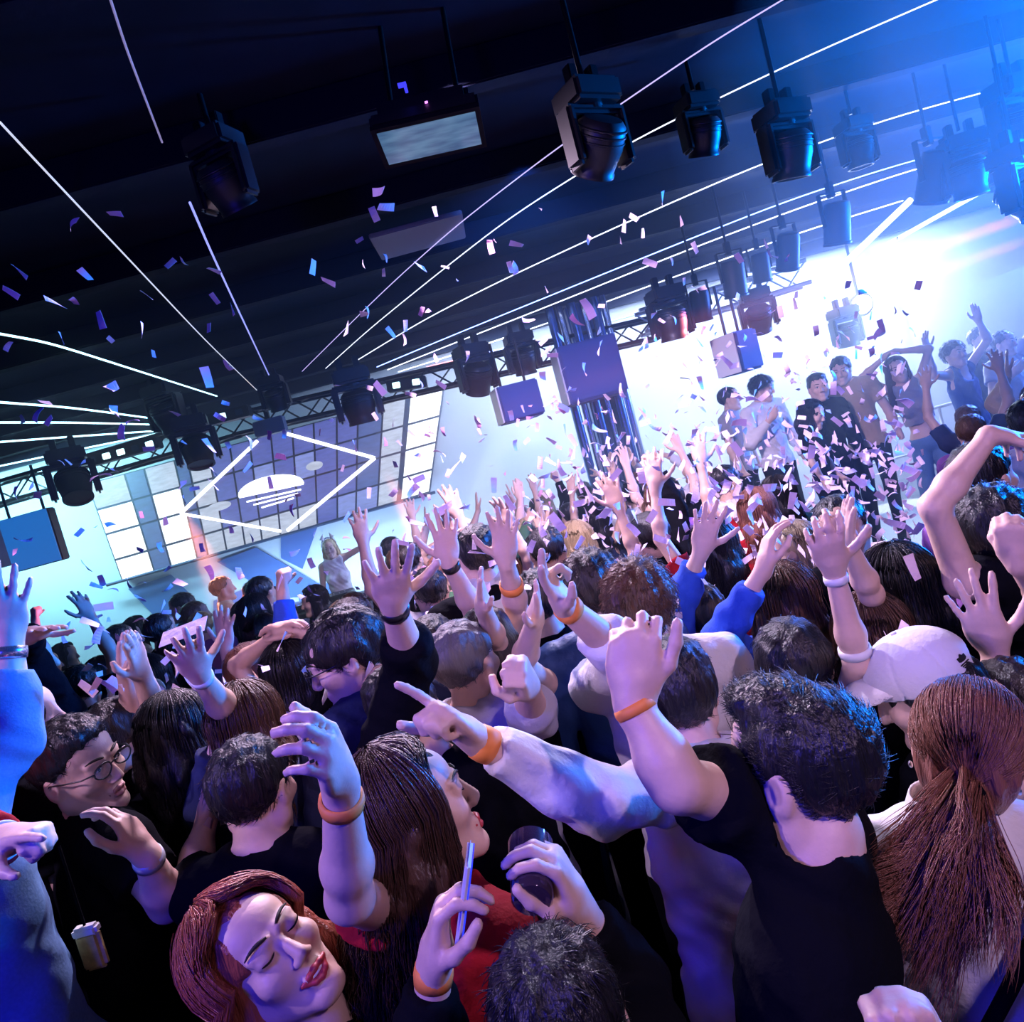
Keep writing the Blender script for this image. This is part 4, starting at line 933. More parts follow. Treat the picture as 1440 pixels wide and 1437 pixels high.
# black strap over her back
I = P2; sp = [I['nb']+I['r']*(.10-.26*t)-I['f']*(.115+.02*math.sin(PI*t))-I['u']*(.04+.42*t) for t in np.linspace(0, 1, 12)]
I['add']('bag_strap', tube(sp, .012, 8), FB['black'])
# the long pointing arm: man in the white jacket
P7 = person(head=at(952, 985, 1.52), yaw=.25, hyaw=.15, hpitch=-.1, top='long', topm=FB['white'], collar=True, loose=.014, wrinkle=.005, hair='fade', hairm=HR['black'], strands=1600, sl=.016, res=.006, cres=.007, face='face', sleeve=.86,
     L=dict(sh=(985, 1128, 1.38), el=(845, 1125), wr=(672, 1042), tip=(560, 945), pose='point', palm='down'), R='down', bands=[('L', ORG, .95, .030)],
     label='man in white jacket stretching a long pointing arm past the woman in red')
# the man behind him with brown hair, pointing up
P9 = person(head=at(902, 856, 1.92), yaw=.1, hyaw=-.1, hpitch=.05, top='roll', topm=FB['white'], hair='curly', hairm=HR['brown'], strands=1500, sl=.03, res=.007, sleeve=.45,
     L=dict(el=(880, 925), wr=(795, 852), tip=(748, 778), pose='two', palm='right'), R='down', bands=[('L', ORG, .95, .026)],
     label='man with short brown curls and rolled white sleeve pointing two fingers upward')
# the girl in the white cap
P4 = person(head=at(1298, 972, 1.54), yaw=.5, hyaw=1.2, hpitch=-.32, hroll=.05, fem=True, top='tee', topm=FB['black'], hair='bob', hairm=HR['black'], res=.008, R='down', L='down', label='person in a white baseball cap and black top in front of raised hand')
def cap_on(I, m, logo=True):
    H, R, hs = I['H'], I['R'], I['hs']; P = lambda x, y, z: H+R@(V(x, y, z)*hs); F = Field()
    F.ell(P(0, -.014, .048), V(.099, .119, .098)*hs, R, .01); F.plane(P(0, 0, .022), R@V(0, .12, -1)); F.ell(P(0, -.014, .035), V(.090, .109, .09)*hs, R, .004, -1)
    F.ell(P(0, -.125, .035), V(.032, .04, .028)*hs, R, .006, -1)
    Hf, Rf = H.astype(np.float32), R.astype(np.float32)
    def post(Q, f):
        q = (Q-Hf)@Rf; a = np.arctan2(q[:, 0], q[:, 1]+.014); d = np.abs((a/(PI/3)+.5) % 1-.5)*np.hypot(q[:, 0], q[:, 1]+.014); return f+.0022*np.exp(-(d/.0035)**2)
    F.post = post; c = I['add']('cap', F.mesh(.004), m)
    F = Field(); F.ell(P(0, .075, .030), V(.086, .125, .052)*hs, R, .004); F.ell(P(0, .070, .018), V(.092, .14, .052)*hs, R, .003, -1); F.plane(P(0, .045, 0), R@V(0, -1, 0))
    I['add']('visor', F.mesh(.003), m, c); I['add']('button', sphere_vq(P(0, -.014, .146), V(.007, .007, .004)*hs, R), m, c)
    if logo:   # dark three-leaf emblem with bars under it, on the back corner
        VV, Q = [], []
        a0 = -2.45
        def surf(du, dz):
            a = a0+du/.10; z = .052+dz; rr = math.sqrt(max(.05, 1-((z-.048)/.098)**2)); return P(.101*rr*math.sin(a), -.014+.121*rr*math.cos(a), z)
        def leaf(cx, cy, L, w, ang):
            n0 = len(VV); pts = [(0, 0), (w*.6, L*.3), (w*.8, L*.6), (0, L), (-w*.8, L*.6), (-w*.6, L*.3)]
            for x, y in pts: VV.append(surf(cx+x*math.cos(ang)+y*math.sin(ang), cy-x*math.sin(ang)+y*math.cos(ang)))
            Q.append((n0, n0+1, n0+2, n0+3)); Q.append((n0, n0+3, n0+4, n0+5))
        for ang in (-.75, 0, .75): leaf(0, -.002, .017, .0075, ang)
        for q in range(3):
            n0 = len(VV); y = -.005-.004*q; w = .013-.003*q
            for x, yy in ((-w, y), (w, y), (w, y-.003), (-w, y-.003)): VV.append(surf(x, yy))
            Q.append((n0, n0+1, n0+2, n0+3))
        A = np.array(VV); N = (A-H); N /= np.linalg.norm(N, axis=1, keepdims=True); A = A+N*.0008; B = A-N*.002; n = len(A); Q = np.array(Q)
        I['add']('emblem', (np.concatenate([A, B]), np.concatenate([Q, Q[:, ::-1]+n])), mat('emblem_black', (.01, .01, .012), .6), c, False)
cap_on(P4, fabric('cap_white', (.74, .73, .78), bscale=90, bstr=.2))
# raised hand at the right edge, its owner behind the pony tail
P5 = person(head=at(1428, 1005, 1.55), yaw=.05, hyaw=0, top='tank', topm=FB['black'], hair='short', hairm=HR['dark'], res=.0065, hand=1.12,
     L=dict(sh=(1415, 1100, 1.42), el=(1408, 1060, 1), wr=(1398, 915), tip=(1352, 800), pose='open', palm='away'), R='down', label='person hidden behind the pony tail lifting one open hand high')
# the man at the right edge with his arm bent over his head
P6 = person(head=at(1402, 750, 2.0), yaw=-.3, hyaw=-.75, top='tank', topm=FB['black'], hair='curly', hairm=HR['black'], strands=900, sl=.022, res=.007,
     L=dict(sh=(1352, 835, 1.95), el=(1314, 712), wr=(1392, 612, 1), tip=(1455, 618, 1), pose='relaxed', palm='down'), R=dict(el=(1480, 850), wr=(1432, 790), tip=(1418, 700), pose='fist', palm='away'),
     label='man in black vest with upright dark hair bending one arm over his head')
# fist at the bottom edge
P3 = person(head=at(1760, 1380, .80), yaw=.3, fem=True, top='tee', topm=FB['purple'], hair='short', res=.006, R='down', hand=.95,
     L=dict(abs=1, el=(1420, 1600, .74), wr=(1296, 1500, .73), tip=(1250, 1394, .73), pose='fist', palm='cam'), label='person just outside the frame raising a fist at its lower edge')
# laughing woman with red hair, lower left
def face_axes(up2, fw2, tocam):
    u = nrm(up2[0]*ir+up2[1]*iu); f = fw2[0]*ir+fw2[1]*iu-_fw*tocam; f = nrm(f-u*(f@u)); return np.stack([np.cross(f, u), f, u], 1)
P12 = person(head=at(376, 1350, 1.15), yaw=-1.0, hR=face_axes((-.77, .62), (.60, .62), .62), fem=True, top='tank', topm=FB['black'], hair='bob', hairm=HR['red'], strands=3600, hl=1.15, spread=.02, facegap=.95, hang=(-.35, .05, -.9), res=.0048, face='closed lips smile', hs=1.0, skin=SKIN[0],
     R='down', L='down', lean=(.05, 0), label='laughing woman with red bobbed hair and tilted head at the lower edge')
# long haired woman in red
P10 = person(head=at(585, 1150, 1.24), yaw=-.75, hyaw=-1.25, hpitch=.22, hroll=-.12, fem=True, top='dress', topm=FB['red'], hair='long', hairm=mat('hair_umber', (.060, .028, .020), .34, bump='hair', bscale=160, bstr=.6), strands=4600, hl=.95, spread=.035, facegap=.9, hang=(-.12, .0, -1), res=.0052, face='closed lips', hs=1.0, sleeve=.3,
     L=dict(sh=(535, 1300, 1.22), el=(492, 1262), wr=(478, 1098), tip=(440, 1000), pose='grip', palm='left'), R='down', bands=[('L', ORG, .84, .020)], label='woman in red with long dark hair, chin lifted, one bare arm raised')
# dark head at the bottom edge with a drink and a telephone
P11 = person(head=at(792, 1452, .86), yaw=.05, hpitch=-.15, top='long', topm=FB['black'], hair='short', hairm=HR['black'], strands=3200, sl=.03, res=.0055, fringe=.06, hs=1.0, sleeve=.8,
     R=dict(abs=1, sh=(930, 1500, .95), el=(890, 1385, 1.08), wr=(812, 1275, 1.02), tip=(772, 1190, 1.0), pose='grip', palm='left'), L=dict(abs=1, sh=(650, 1590, .95), el=(602, 1500, .98), wr=(610, 1362, .98), tip=(622, 1265, .98), pose='grip', palm='right'), bands=[('L', ORG, .95, .028)],
     label='dark haired person at the lower edge holding up a dark glass and phone')
def held_glass(I, key):
    W, d, n = I['wr'][key], I['hd'][key], I['pn'][key]; n = nrm(n-d*(n@d)); c = W+d*.085+n*.040; ax = nrm(np.cross(d, n)*(1 if key == 'R' else -1)); ax = ax if ax[2] > 0 else -ax
    q = Vector(ax).to_track_quat('Z', 'Y').to_matrix()
    r = empty('drinking_glass', c, 0, 'dark drinking glass held up by the dark haired person at the lower edge', 'glass')
    gm = mat('dark_glass', (.10, .06, .10), .08, trans=.6, coat=.5)
    bobj('tumbler', lambda b: lathe(b, [(.026, -.055), (.030, -.05), (.035, .055), (.032, .055), (.027, -.045), (.001, -.045)], rot=q), gm, r, smooth=True)
    bobj('drink', lambda b: lathe(b, [(.001, -.043), (.0265, -.043), (.030, .02), (.001, .02)], rot=q), mat('drink_dark', (.06, .02, .05), .1), r, smooth=True)
held_glass(P11, 'R')
def held_phone(I, key, label, screen=(.02, .04, 1.0), es=1.5):
    W, d, n = I['wr'][key], I['hd'][key], nrm(I['pn'][key]); n = nrm(n-d*(n@d)); t = nrm(np.cross(d, n)); c = W+d*.105+n*.030
    M = Matrix(np.stack([t, d, n], 1).tolist())
    r = empty('phone', c, 0, label, 'phone')
    bobj('case', lambda b: bx(b, (.072, .148, .009), (0, 0, 0), M, .004), WPL, r)
    bobj('screen', lambda b: bx(b, (.066, .138, .002), tuple(n*.0055), M), mat('phone_screen%.1f' % es, (.01, .01, .02), .1, emit=screen, estr=es), r)
held_phone(P11, 'L', 'white edged phone held beside the long haired woman in red')
# man in black t-shirt with red print on the back
P13 = person(head=at(358, 1115, 1.62), yaw=-.08, hyaw=-.18, hpitch=-.12, top='tee', topm=FB['black'], hair='short', hairm=HR['black'], strands=2600, sl=.024, res=.0065, fringe=.07, face='face', L=dict(abs=1, el=(272, 1225, 1.72), wr=(291, 1150, 1.8), tip=(298, 1080, 1.8), pose='relaxed', palm='right'), R='down',
     label='man in black t-shirt with small red print across his upper back')
I = P13; pr = []
for row, (n, z) in enumerate(((11, -.085), (8, -.105))):
    for q in range(n):
        hgt = (.010, .008, .010, .007)[(q*3+row) % 4]; x0 = -.055+.0115*q+(.02 if row else 0)
        for dx, dz, w, h in (((0, 0, .0022, hgt), (.004, 0, .0022, hgt), (.002, hgt/2, .005, .002)), ((0, 0, .0022, hgt), (.003, -hgt/2, .005, .002), (.003, hgt/2, .005, .002)))[q % 2]:
            pr.append((x0+dx, z+dz, w, h))
# the print follows the back of the shirt: strokes dropped onto the shirt's surface
def drop_print(I, shirt, strokes, m, name='red_print'):
    from mathutils.bvhtree import BVHTree
    me = shirt.data; off = np.array(I['root'].location); T_ = BVHTree.FromPolygons([tuple(np.array(v.co)+off) for v in me.vertices], [tuple(p.vertices) for p in me.polygons])
    VV, Q = [], []
    for x, z, w, h in strokes:
        n0 = len(VV); ok = True; P = []
        for sx, sz in ((-1, -1), (1, -1), (1, 1), (-1, 1)):
            o = I['nb']+I['r']*(x+sx*w/2)+I['u']*(z+sz*h/2)-I['f']*.5; hit = T_.ray_cast(Vector(o), Vector(I['f']))
            if hit[0] is None: ok = False; break
            P.append(np.array(hit[0])-I['f']*.0012)
        if ok:
            VV += P+[p+I['f']*.002 for p in P]; Q += [(n0+3, n0+2, n0+1, n0), (n0+4, n0+5, n0+6, n0+7), (n0, n0+1, n0+5, n0+4), (n0+2, n0+3, n0+7, n0+6)]
    if Q: I['add'](name, (np.array(VV), np.array(Q)), m, shirt, False)
drop_print(P13, [c for c in P13['root'].children if c.name.startswith('t_shirt')][0], pr, mat('print_red', (.8, .02, .10), .6))
# man with glasses
P14 = person(head=at(112, 1082, 1.78), yaw=-.75, hyaw=-1.85, hpitch=-.05, hroll=.16, top='tee', topm=FB['black'], hair='fade', hairm=HR['black'], strands=2000, sl=.024, fringe=.080, res=.0048, face='glasses lips plain', skin=SKIN[0],
     R=dict(abs=1, el=(236, 1270, 1.60), wr=(207, 1203, 1.52), tip=(165, 1140, 1.54), pose='relaxed', palm='left'), L='down', label='man with dark glasses in black t-shirt laying a hand on his chest')
band(P14, 'R', mat('watch_pale', (.7, .72, .8), .25, .4), .93, .026, 'watch')
# denim jacket at the left edge
P15 = person(head=at(-185, 1030, 1.36), yaw=-.2, top='long', topm=FB['denim'], hair='short', hairm=HR['black'], res=.0065, legm=FB['denim'], loose=.018, sleeve=.72, lean=(-.06, -.03),
     R=dict(abs=1, sh=(-40, 1150, 1.42), el=(8, 1040, 1.5), wr=(10, 905, 1.55), tip=(8, 820, 1.55), pose='open', palm='away'), L='down', label='person in blue denim jacket at the frame edge with one hand up')
band(P15, 'R', mat('watch_silver', (.7, .72, .8), .2, .9), .9, .026, 'watch')
P15b = person(head=at(-120, 1050, 1.9), yaw=-.9, fem=True, top='long', topm=FB['red'], hair='long', hairm=HR['dark'], res=.0065, sleeve=.7, R='down',
     L=dict(abs=1, sh=(-70, 1150, 1.6), el=(-45, 1190, 1.28), wr=(8, 1182, 1.16), tip=(60, 1166, 1.12), pose='point', palm='down'), label='person in red sleeve pointing past the denim jacket at the frame edge')
band(P15b, 'L', WPL, .92, .018)
P15c = person(head=at(32, 1020, 1.98), yaw=-.9, hyaw=-1.2, hroll=.2, fem=True, top='tee', topm=FB['black'], hair='bob', hairm=HR['black'], res=.008, R='down', L='down', label='woman in black with face turned sideways between denim jacket and bespectacled man')

# man in profile with round glasses
P16 = person(head=at(490, 925, 2.0), yaw=.9, hyaw=1.75, hpitch=-.22, top='long', topm=FB['navy'], hair='bowl', hairm=HR['black'], strands=2400, sl=.035, fringe=.030, res=.0052, face='glasses', collar=True, R='down', L='down', hs=1.06, label='young man in profile with thin glasses and thick black fringe')
# man from behind, next to the pointing hand, arm with dark watch up
P17 = person(head=at(572, 1008, 1.78), yaw=.25, hyaw=.5, hpitch=-.12, hroll=-.15, top='long', topm=FB['black'], hair='fade', hairm=HR['black'], strands=1200, sl=.016, res=.0065, sleeve=.42,
     L=dict(el=(578, 930), wr=(553, 850), tip=(545, 775), pose='open', palm='away'), R='down', label='man with shaved neck behind the pointing finger, black sleeve and open hand raised')
band(P17, 'L', mat('watch_black', (.01, .01, .012), .3), .93, .026, 'watch')
P18 = person(head=at(656, 935, 2.02), yaw=-.35, hyaw=-.55, hpitch=0, top='long', topm=FB['silver'], hair='short', hairm=HR['grey'], strands=1600, sl=.018, res=.0065, loose=.022, wrinkle=.004, sleeve=.3,
     L='down', R=dict(el=(748, 1005), wr=(742, 965), tip=(728, 920), pose='fist', palm='left'), label='man with short greying hair in a shiny silver jacket')
P18c = person(head=at(615, 915, 2.5), yaw=-.1, top='tee', topm=FB['black'], hair='short', hairm=HR['black'], res=.008, L='down', R=dict(el=(668, 862), wr=(632, 792), tip=(620, 718), pose='open', palm='away'), label='person behind the silver jacket whose watch arm rises before the bright wall')
band(P18c, 'R', mat('watch_black', (.01, .01, .012), .3), .95, .026, 'watch')
P18b = person(head=at(690, 905, 2.25), yaw=-.2, fem=True, top='tank', topm=FB['black'], hair='long', hairm=HR['dark'], res=.008, L=dict(el=(698, 905), wr=(680, 855), tip=(672, 795), pose='flat', palm='right'), R=dict(el=(735, 935), wr=(752, 872), tip=(758, 815), pose='flat', palm='left'), label='woman in black with thin arms raised behind the silver jacket')
P19 = person(head=at(252, 1040, 2.05), yaw=.1, hyaw=.0, hpitch=-.2, fem=True, top='tee', topm=FB['black'], hair='wavy', hairm=HR['black'], strands=900, res=.008, R='down', L='chest', label='woman with loose black waves in front of the clapping hands')
P20 = person(head=at(350, 1030, 1.95), yaw=.2, hyaw=.25, hpitch=-.15, fem=True, top='tee', topm=FB['navy'], hair='long', hairm=HR['brown'], strands=900, res=.0075, L=dict(el=(322, 1005), wr=(280, 948), tip=(252, 892), pose='open', palm='away'), R='down', label='woman with brown hair reaching up to a white paper sheet')
band(P20, 'L', WPL, .93, .02)
P21 = person(head=at(168, 1035, 2.35), yaw=-.1, top='tank', topm=FB['black'], hair='short', hairm=HR['black'], res=.008, L=dict(el=(190, 1010), wr=(177, 945), tip=(172, 890), pose='flat', palm='right'), R=dict(el=(228, 1020), wr=(198, 945), tip=(185, 892), pose='flat', palm='left'), label='dark haired person pressing both raised palms together near the cyan wall')
# white paper sheet
ps = at(258, 888, 1.95); o = bobj('paper_sheet', lambda b: bx(b, (.13, .065, .0012), (0, 0, 0)), fabric('paper', (.75, .68, .78))); o.location = tuple(ps); o.rotation_euler = (.5, -.1, .05); tag(o, 'small white paper sheet held up by the brown haired woman', 'paper')
P26 = person(head=at(676, 785, 2.72), yaw=.1, hyaw=.3, top='tee', topm=FB['black'], hair='short', hairm=HR['black'], res=.008, R='down', L='down', label='person in black with a white neck scarf beside the tallest raised hand')
P26['add']('scarf', (lambda F: (F.cone(P26['nb']-P26['r']*.05, P26['nb']+P26['r']*.05, .075, .075, .03), F.ell(P26['nb']-P26['u']*.06, V(.13, .11, .06), P26['BR'], .03), F.mesh(.009))[-1])(Field()), FB['white'])
P27 = person(head=at(760, 850, 2.55), yaw=.05, top='tee', topm=FB['black'], hair='short', hairm=HR['black'], res=.008, sleeve=.4, L=dict(el=(728, 862), wr=(712, 790), tip=(706, 705), pose='open', palm='cam'), R='down', bands=[('L', ORG, .55, .03)], label='person in black whose bare arm with orange band rises highest mid crowd')
P28 = person(head=at(1102, 852, 2.2), yaw=.15, fem=True, top='long', topm=FB['blue'], hair='long', hairm=HR['brown'], strands=500, res=.007, loose=.022, sleeve=.75, L=dict(el=(1012, 900), wr=(1074, 800), tip=(1088, 712), pose='relaxed', palm='right'), R='down', label='brown haired person in a bright blue hoodie with cupped hand up')
P28b = person(head=at(985, 870, 2.45), yaw=.2, top='long', topm=FB['blue'], hair='short', hairm=HR['dark'], res=.008, loose=.02, sleeve=.7, L=dict(el=(955, 850), wr=(986, 775), tip=(1002, 700), pose='open', palm='away'), R='down', label='person in a blue hooded sleeve behind the brown curls, fingers spread high')
P29 = person(head=at(1225, 900, 2.0), yaw=.1, fem=True, top='tank', topm=FB['black'], hair='wavy', hairm=HR['brown'], strands=900, res=.007, L=dict(sh=(1192, 1000, 1.75), el=(1206, 930), wr=(1172, 800), tip=(1152, 722), pose='claw', palm='away'), R='down', bands=[('L', WPL, .9, .018), ('L', WPL, .12, .02)], label='woman with brown waves, white wristbands on her tall raised arm')
P31 = person(head=at(1262, 828, 2.1), yaw=.0, hyaw=.25, fem=True, top='tee', topm=FB['black'], hair='long', hairm=HR['black'], strands=700, res=.0075, L=dict(sh=(1235, 885, 2.1), el=(1225, 835), wr=(1192, 765), tip=(1192, 695), pose='flat', palm='right'), R='down', label='woman with long black hair holding one slim arm straight up')
P33 = person(head=at(1118, 945, 1.75), yaw=-.1, hpitch=-.1, top='tee', topm=FB['black'], hair='bowl', hairm=HR['black'], strands=1400, sl=.03, res=.0075, R='down', L='down', label='dark mop haired person between the blue hoodie and the black t-shirt')
P34 = person(head=at(836, 832, 2.3), yaw=0, top='long', topm=FB['bluedark'], hair='curly', hairm=HR['dark'], strands=900, sl=.025, res=.008, R='down', L='down', label='curly dark haired person in a dark blue jacket under the pointing sleeve')

# people near the cyan wall
PL1 = person(head=at(43, 935, 3.1), yaw=-1.1, hyaw=-1.3, fem=True, top='tank', topm=FB['black'], hair='pony', hairm=HR['blond'], res=.009, R='chest', L='down', label='fair haired woman in profile with black off-shoulder top at the cyan wall')
PL2 = person(head=at(22, 960, 2.75), yaw=-.2, top='long', topm=FB['black'], hair='short', hairm=HR['black'], res=.009, R=dict(el=(30, 915), wr=(42, 893), tip=(72, 878), pose='open', palm='down'), L='down', label='person in black sleeve waving a flat hand before the cyan wall')

# small yellow pouch at the side of the man with glasses
pc = at(130, 1335, 1.45); po = empty('pouch', pc, 0, 'small yellow printed pouch hanging between denim jacket and bespectacled man', 'pouch')
bobj('pocket', lambda b: bx(b, (.052, .022, .085), (0, 0, 0), bev=.008), mat('pouch_yellow', (.75, .55, .16), .7, bump='n', bscale=60, bstr=.4, var=.5), po, smooth=True)
bobj('flap', lambda b: bx(b, (.054, .026, .022), (0, 0, .044), bev=.006), mat('pouch_pale', (.75, .75, .7), .6), po, smooth=True)
bobj('cord', lambda b: bar(b, (0, 0, .05), (-.03, .04, .22), .003), FB['black'], po, smooth=True)
# ------------------------------------------------------------------ the dancers on the stage
def stg(px, py, Y, **k):
    k.setdefault('res', .0075); k.setdefault('face', 'face'); k.setdefault('strands', 900); k.setdefault('sr', .0014); k['head'] = at(px, py, Y); k['floor'] = SZ; k.setdefault('group', 'dancers standing on the stage'); return person(**k)
stg(1262, 522, 6.6, yaw=PI-.5, hyaw=PI-.3, hpitch=.1, hroll=.15, fem=True, top='crop', topm=FB['grey'], legm=FB['denim'], wide=.03, hair='long', hairm=HR['brown'], strands=700, res=.0075, lean=(-.14, 0), face='face',
    R='overhead', L='overhead', label='long haired woman in loose jeans dancing on stage, hands joined overhead')
stg(1183, 522, 6.7, yaw=PI-.3, hyaw=PI-.6, hpitch=-.15, top='tee', topm=FB['tan'], hair='bowl', hairm=HR['black'], lean=(-.10, 0), label='man in open tan shirt looking down beside the overhead-armed woman on stage')
stg(1151, 546, 6.5, yaw=PI+.2, hyaw=PI-.2, top='long', topm=FB['black'], hair='fade', hairm=HR['black'], label='man with cropped hair in black jacket on stage left of the tan shirt')
stg(1142, 585, 6.15, yaw=PI+.8, hyaw=PI+.7, hpitch=-.3, fem=True, top='tee', topm=FB['black'], hair='bob', hairm=HR['black'], bs=.9, label='black haired woman bending forward at the front edge of stage')
stg(1072, 548, 7.0, yaw=PI+.4, hyaw=PI+1.0, hpitch=-.2, top='long', topm=FB['white'], hair='curly', hairm=HR['black'], R='chest', label='curly haired dancer in white jacket with dark strap near inner end of stage')
stg(1026, 562, 7.4, yaw=PI+.9, hyaw=PI+1.1, top='tee', topm=FB['grey'], hair='short', hairm=HR['black'], label='dancer in grey standing innermost on the stage, face turned to crowd')
stg(1343, 500, 6.8, yaw=PI+.35, hyaw=PI+.1, hpitch=.1, top='tank', topm=FB['bluedark'], legm=FB['grey'], hair='curly', hairm=HR['black'], lean=(-.06, 0), R='wave', L='clap', label='man in sleeveless blue vest and shorts dancing with both hands up')
stg(1378, 478, 7.3, yaw=PI, hyaw=PI+.3, top='long', topm=FB['black'], hair='short', hairm=HR['dark'], label='man in dark jacket behind the sleeveless blue vest on stage')
stg(1412, 484, 6.9, yaw=PI+.2, hyaw=PI+.4, top='tee', topm=FB['striped'], hair='short', hairm=HR['black'], L='fistup', R='chest', label='man in pale striped shirt punching the air at stage end')
# the DJ with pointed ears on her headband
DJ = person(head=at(464, 772, 8.75), yaw=PI+.1, fem=True, top='crop', topm=FB['white'], hair='long', hairm=HR['blond'], res=.009, R='down', L='wave', face='face', label='blond DJ with pointed-ear headband waving behind the booth')
I = DJ; Pq = lambda x, y, z: I['H']+I['R']@V(x, y, z)
hb = I['add']('headband', tube([Pq(.094*math.cos(a), -.01, .04+.105*math.sin(a)) for a in np.linspace(0, PI, 17)], .008, 8), WPL)
for sx in (1, -1):
    o = bobj('pointed_ear', lambda b: bmesh.ops.create_cone(b, cap_ends=True, segments=12, radius1=.032, radius2=.002, depth=.075), WPL, hb); o.location = Vector(Pq(sx*.052, -.01, .165)-np.array(I['root'].location)); o.rotation_euler = (0, sx*.35, 0)

# ------------------------------------------------------------------ the crowd: prototypes, then one copy for every dancer
PROTO = []
Hn = lambda fem: V(0, 0, 1.50 if fem else 1.58)
SPECS = [('down', 'down', False, 'short', 'tee'), ('up', 'up', False, 'short', 'tee'), ('down', 'up', False, 'fade', 'tee'), ('fistup', 'down', False, 'bowl', 'long'), ('clap', 'clap', False, 'short', 'tee'), ('down', 'phone', False, 'curly', 'long'),
         ('down', 'down', True, 'long', 'tee'), ('up', 'up', True, 'long', 'tank'), ('wave', 'down', True, 'pony', 'tank'), ('down', 'up', True, 'wavy', 'tee'), ('clap', 'clap', True, 'bob', 'long'), ('overhead', 'overhead', True, 'long', 'tee'), ('point', 'down', False, 'short', 'long'), ('up', 'chest', True, 'bun', 'tee')]
POSE = ['arms down', 'both hands up', 'left hand up', 'right fist up', 'clapping overhead', 'hand held forward', 'arms down', 'both hands up', 'right arm waving', 'left hand up', 'clapping overhead', 'arms crossed overhead', 'pointing ahead', 'right hand up']
# prototype order of arguments is (right, left)
TOPS = [('black', 'black'), ('black', 'black'), ('black', 'black'), ('navy', 'navy'), ('white', 'white'), ('grey', 'grey'), ('navy', 'navy'), ('black', 'black'), ('purple', 'purple'), ('blue', 'blue'), ('red', 'red'), ('tan', 'tan'), ('green', 'green'), ('white', 'white'), ('silver', 'silver')]
HCOL = [('black', 'black'), ('black', 'black'), ('black', 'black'), ('black', 'black'), ('dark', 'dark'), ('dark', 'dark'), ('brown', 'brown'), ('chestnut', 'chestnut'), ('black', 'black'), ('blond', 'fair')]
TW = dict(tee='t-shirt', long='jacket', tank='vest')
rows_n = ['front', 'second', 'third', 'fourth', 'fifth', 'sixth', 'seventh', 'eighth', 'ninth', 'tenth', 'last']
cands = []
ok_roots = [(r.x, r.y) for r in ROOTS]
y = 2.55; k = 0
while y < 8.3:
    step = .50+.012*k; n = int(2*(y*1.0+1.2)/step); rnd = random.Random(100+k)
    for i in range(n):
        x = -(y*1.0+1.2)+(i+.5)*step+rnd.uniform(-.13, .13)+(.25 if k % 2 else 0); yy = y+rnd.uniform(-.12, .12)
        fem = rnd.random() < .42; hz = (1.50 if fem else 1.58)*rnd.uniform(.95, 1.05)
        px, py = proj((x, yy, hz))
        if not (-60 < px < 1500) or py > 1120: continue
        if x > SX0-.35 and yy > SY0-.35: continue
        if abs(x-dj[0]) < 2.0 and yy > 7.45: continue
        if abs(x-co[0]) < .7 and abs(yy-co[1]) < .6: continue
        if px < 250 and yy > 6.6: continue
        if 415 < px < 545 and py < 845: continue
        if 1110 < px < 1345 and py < 712: continue
        if any((x-a)**2+(yy-b)**2 < .36**2 for a, b in ok_roots): continue
        if yy > 3.2 and rnd.random() < .10: continue
        ok_roots.append((x, yy)); cands.append((k, x, yy, hz, fem, px, py))
    y += .56; k += 1
def build_protos():
    for i, (a, b, fem, hst, top) in enumerate(SPECS):
        I = build_person(dict(head=Hn(fem), yaw=0, hpitch=.02, fem=fem, top=top, topm=FB['black'], hair=hst, hairm=HR['black'], res=.010, hairres=.009, cres=.011, R=a, L=b, strands=700, sr=.0016, hand=1.05))
        PROTO.append(I['root'])
build_protos()
used = set()
def drop(o):
    for c in list(o.children): drop(c)
    bpy.data.objects.remove(o)
ZN = [(-999, 235, 'before the cyan wall'), (235, 440, 'below the screen start'), (440, 640, 'below the screen end'), (640, 850, 'before the bright wall'), (850, 1010, 'before the pipe column'), (1010, 9999, 'facing the stage')]
cnt = {}
for (k, x, yy, hz, fem, px, py) in cands:
    rnd = random.Random(int(px*13+py*7)); pool = [i for i, s in enumerate(SPECS) if s[2] == fem]
    wts = [{'down': 3.0}.get(SPECS[i][0], 1.0) if SPECS[i][1] == 'down' else 1.0 for i in pool]
    if (150 < px < 570 and yy > 3.6) or (1080 < px < 1360 and py < 860): pool = [i for i in pool if SPECS[i][:2] == ('down', 'down')]; wts = [1]*len(pool)
    pi = rnd.choices(pool, wts)[0]
    o = PROTO[pi] if pi not in used else copy_thing(PROTO[pi]); used.add(pi)
    sc = hz/(1.50 if fem else 1.58); o.scale = (sc*rnd.uniform(.97, 1.05),)*2+(sc,); o.location = (x, yy, 0)
    face = math.atan2(-(dj[0]*.5-x+1.2), 9-yy)
    turn = rnd.gauss(0, .35) if rnd.random() < .8 else rnd.choice((-1.5, 1.6, 2.6))
    o.rotation_euler = (0, 0, face+turn)
    tm, tn = rnd.choice(TOPS); hm, hn = rnd.choice(HCOL); sk = rnd.choice(SKIN)
    for c in o.children:
        b = c.name.split('.')[0]
        m = sk if b == 'body' else HR[hm] if b == 'hair' else FB[tm] if b in ('t_shirt', 'jacket', 'tank_top') else FB[rnd.choice(('black', 'navy', 'denim'))] if b == 'trousers' else None
        if m is not None: c.material_slots[0].link = 'OBJECT'; c.material_slots[0].material = m
    zn = next(z for a, b, z in ZN if a <= px < b)
    key = (zn, k); cnt.setdefault(key, []).append((px, o, hn, tn, TW[SPECS[pi][4]], POSE[pi]))
for i, o in enumerate(PROTO):
    if i not in used: drop(o)
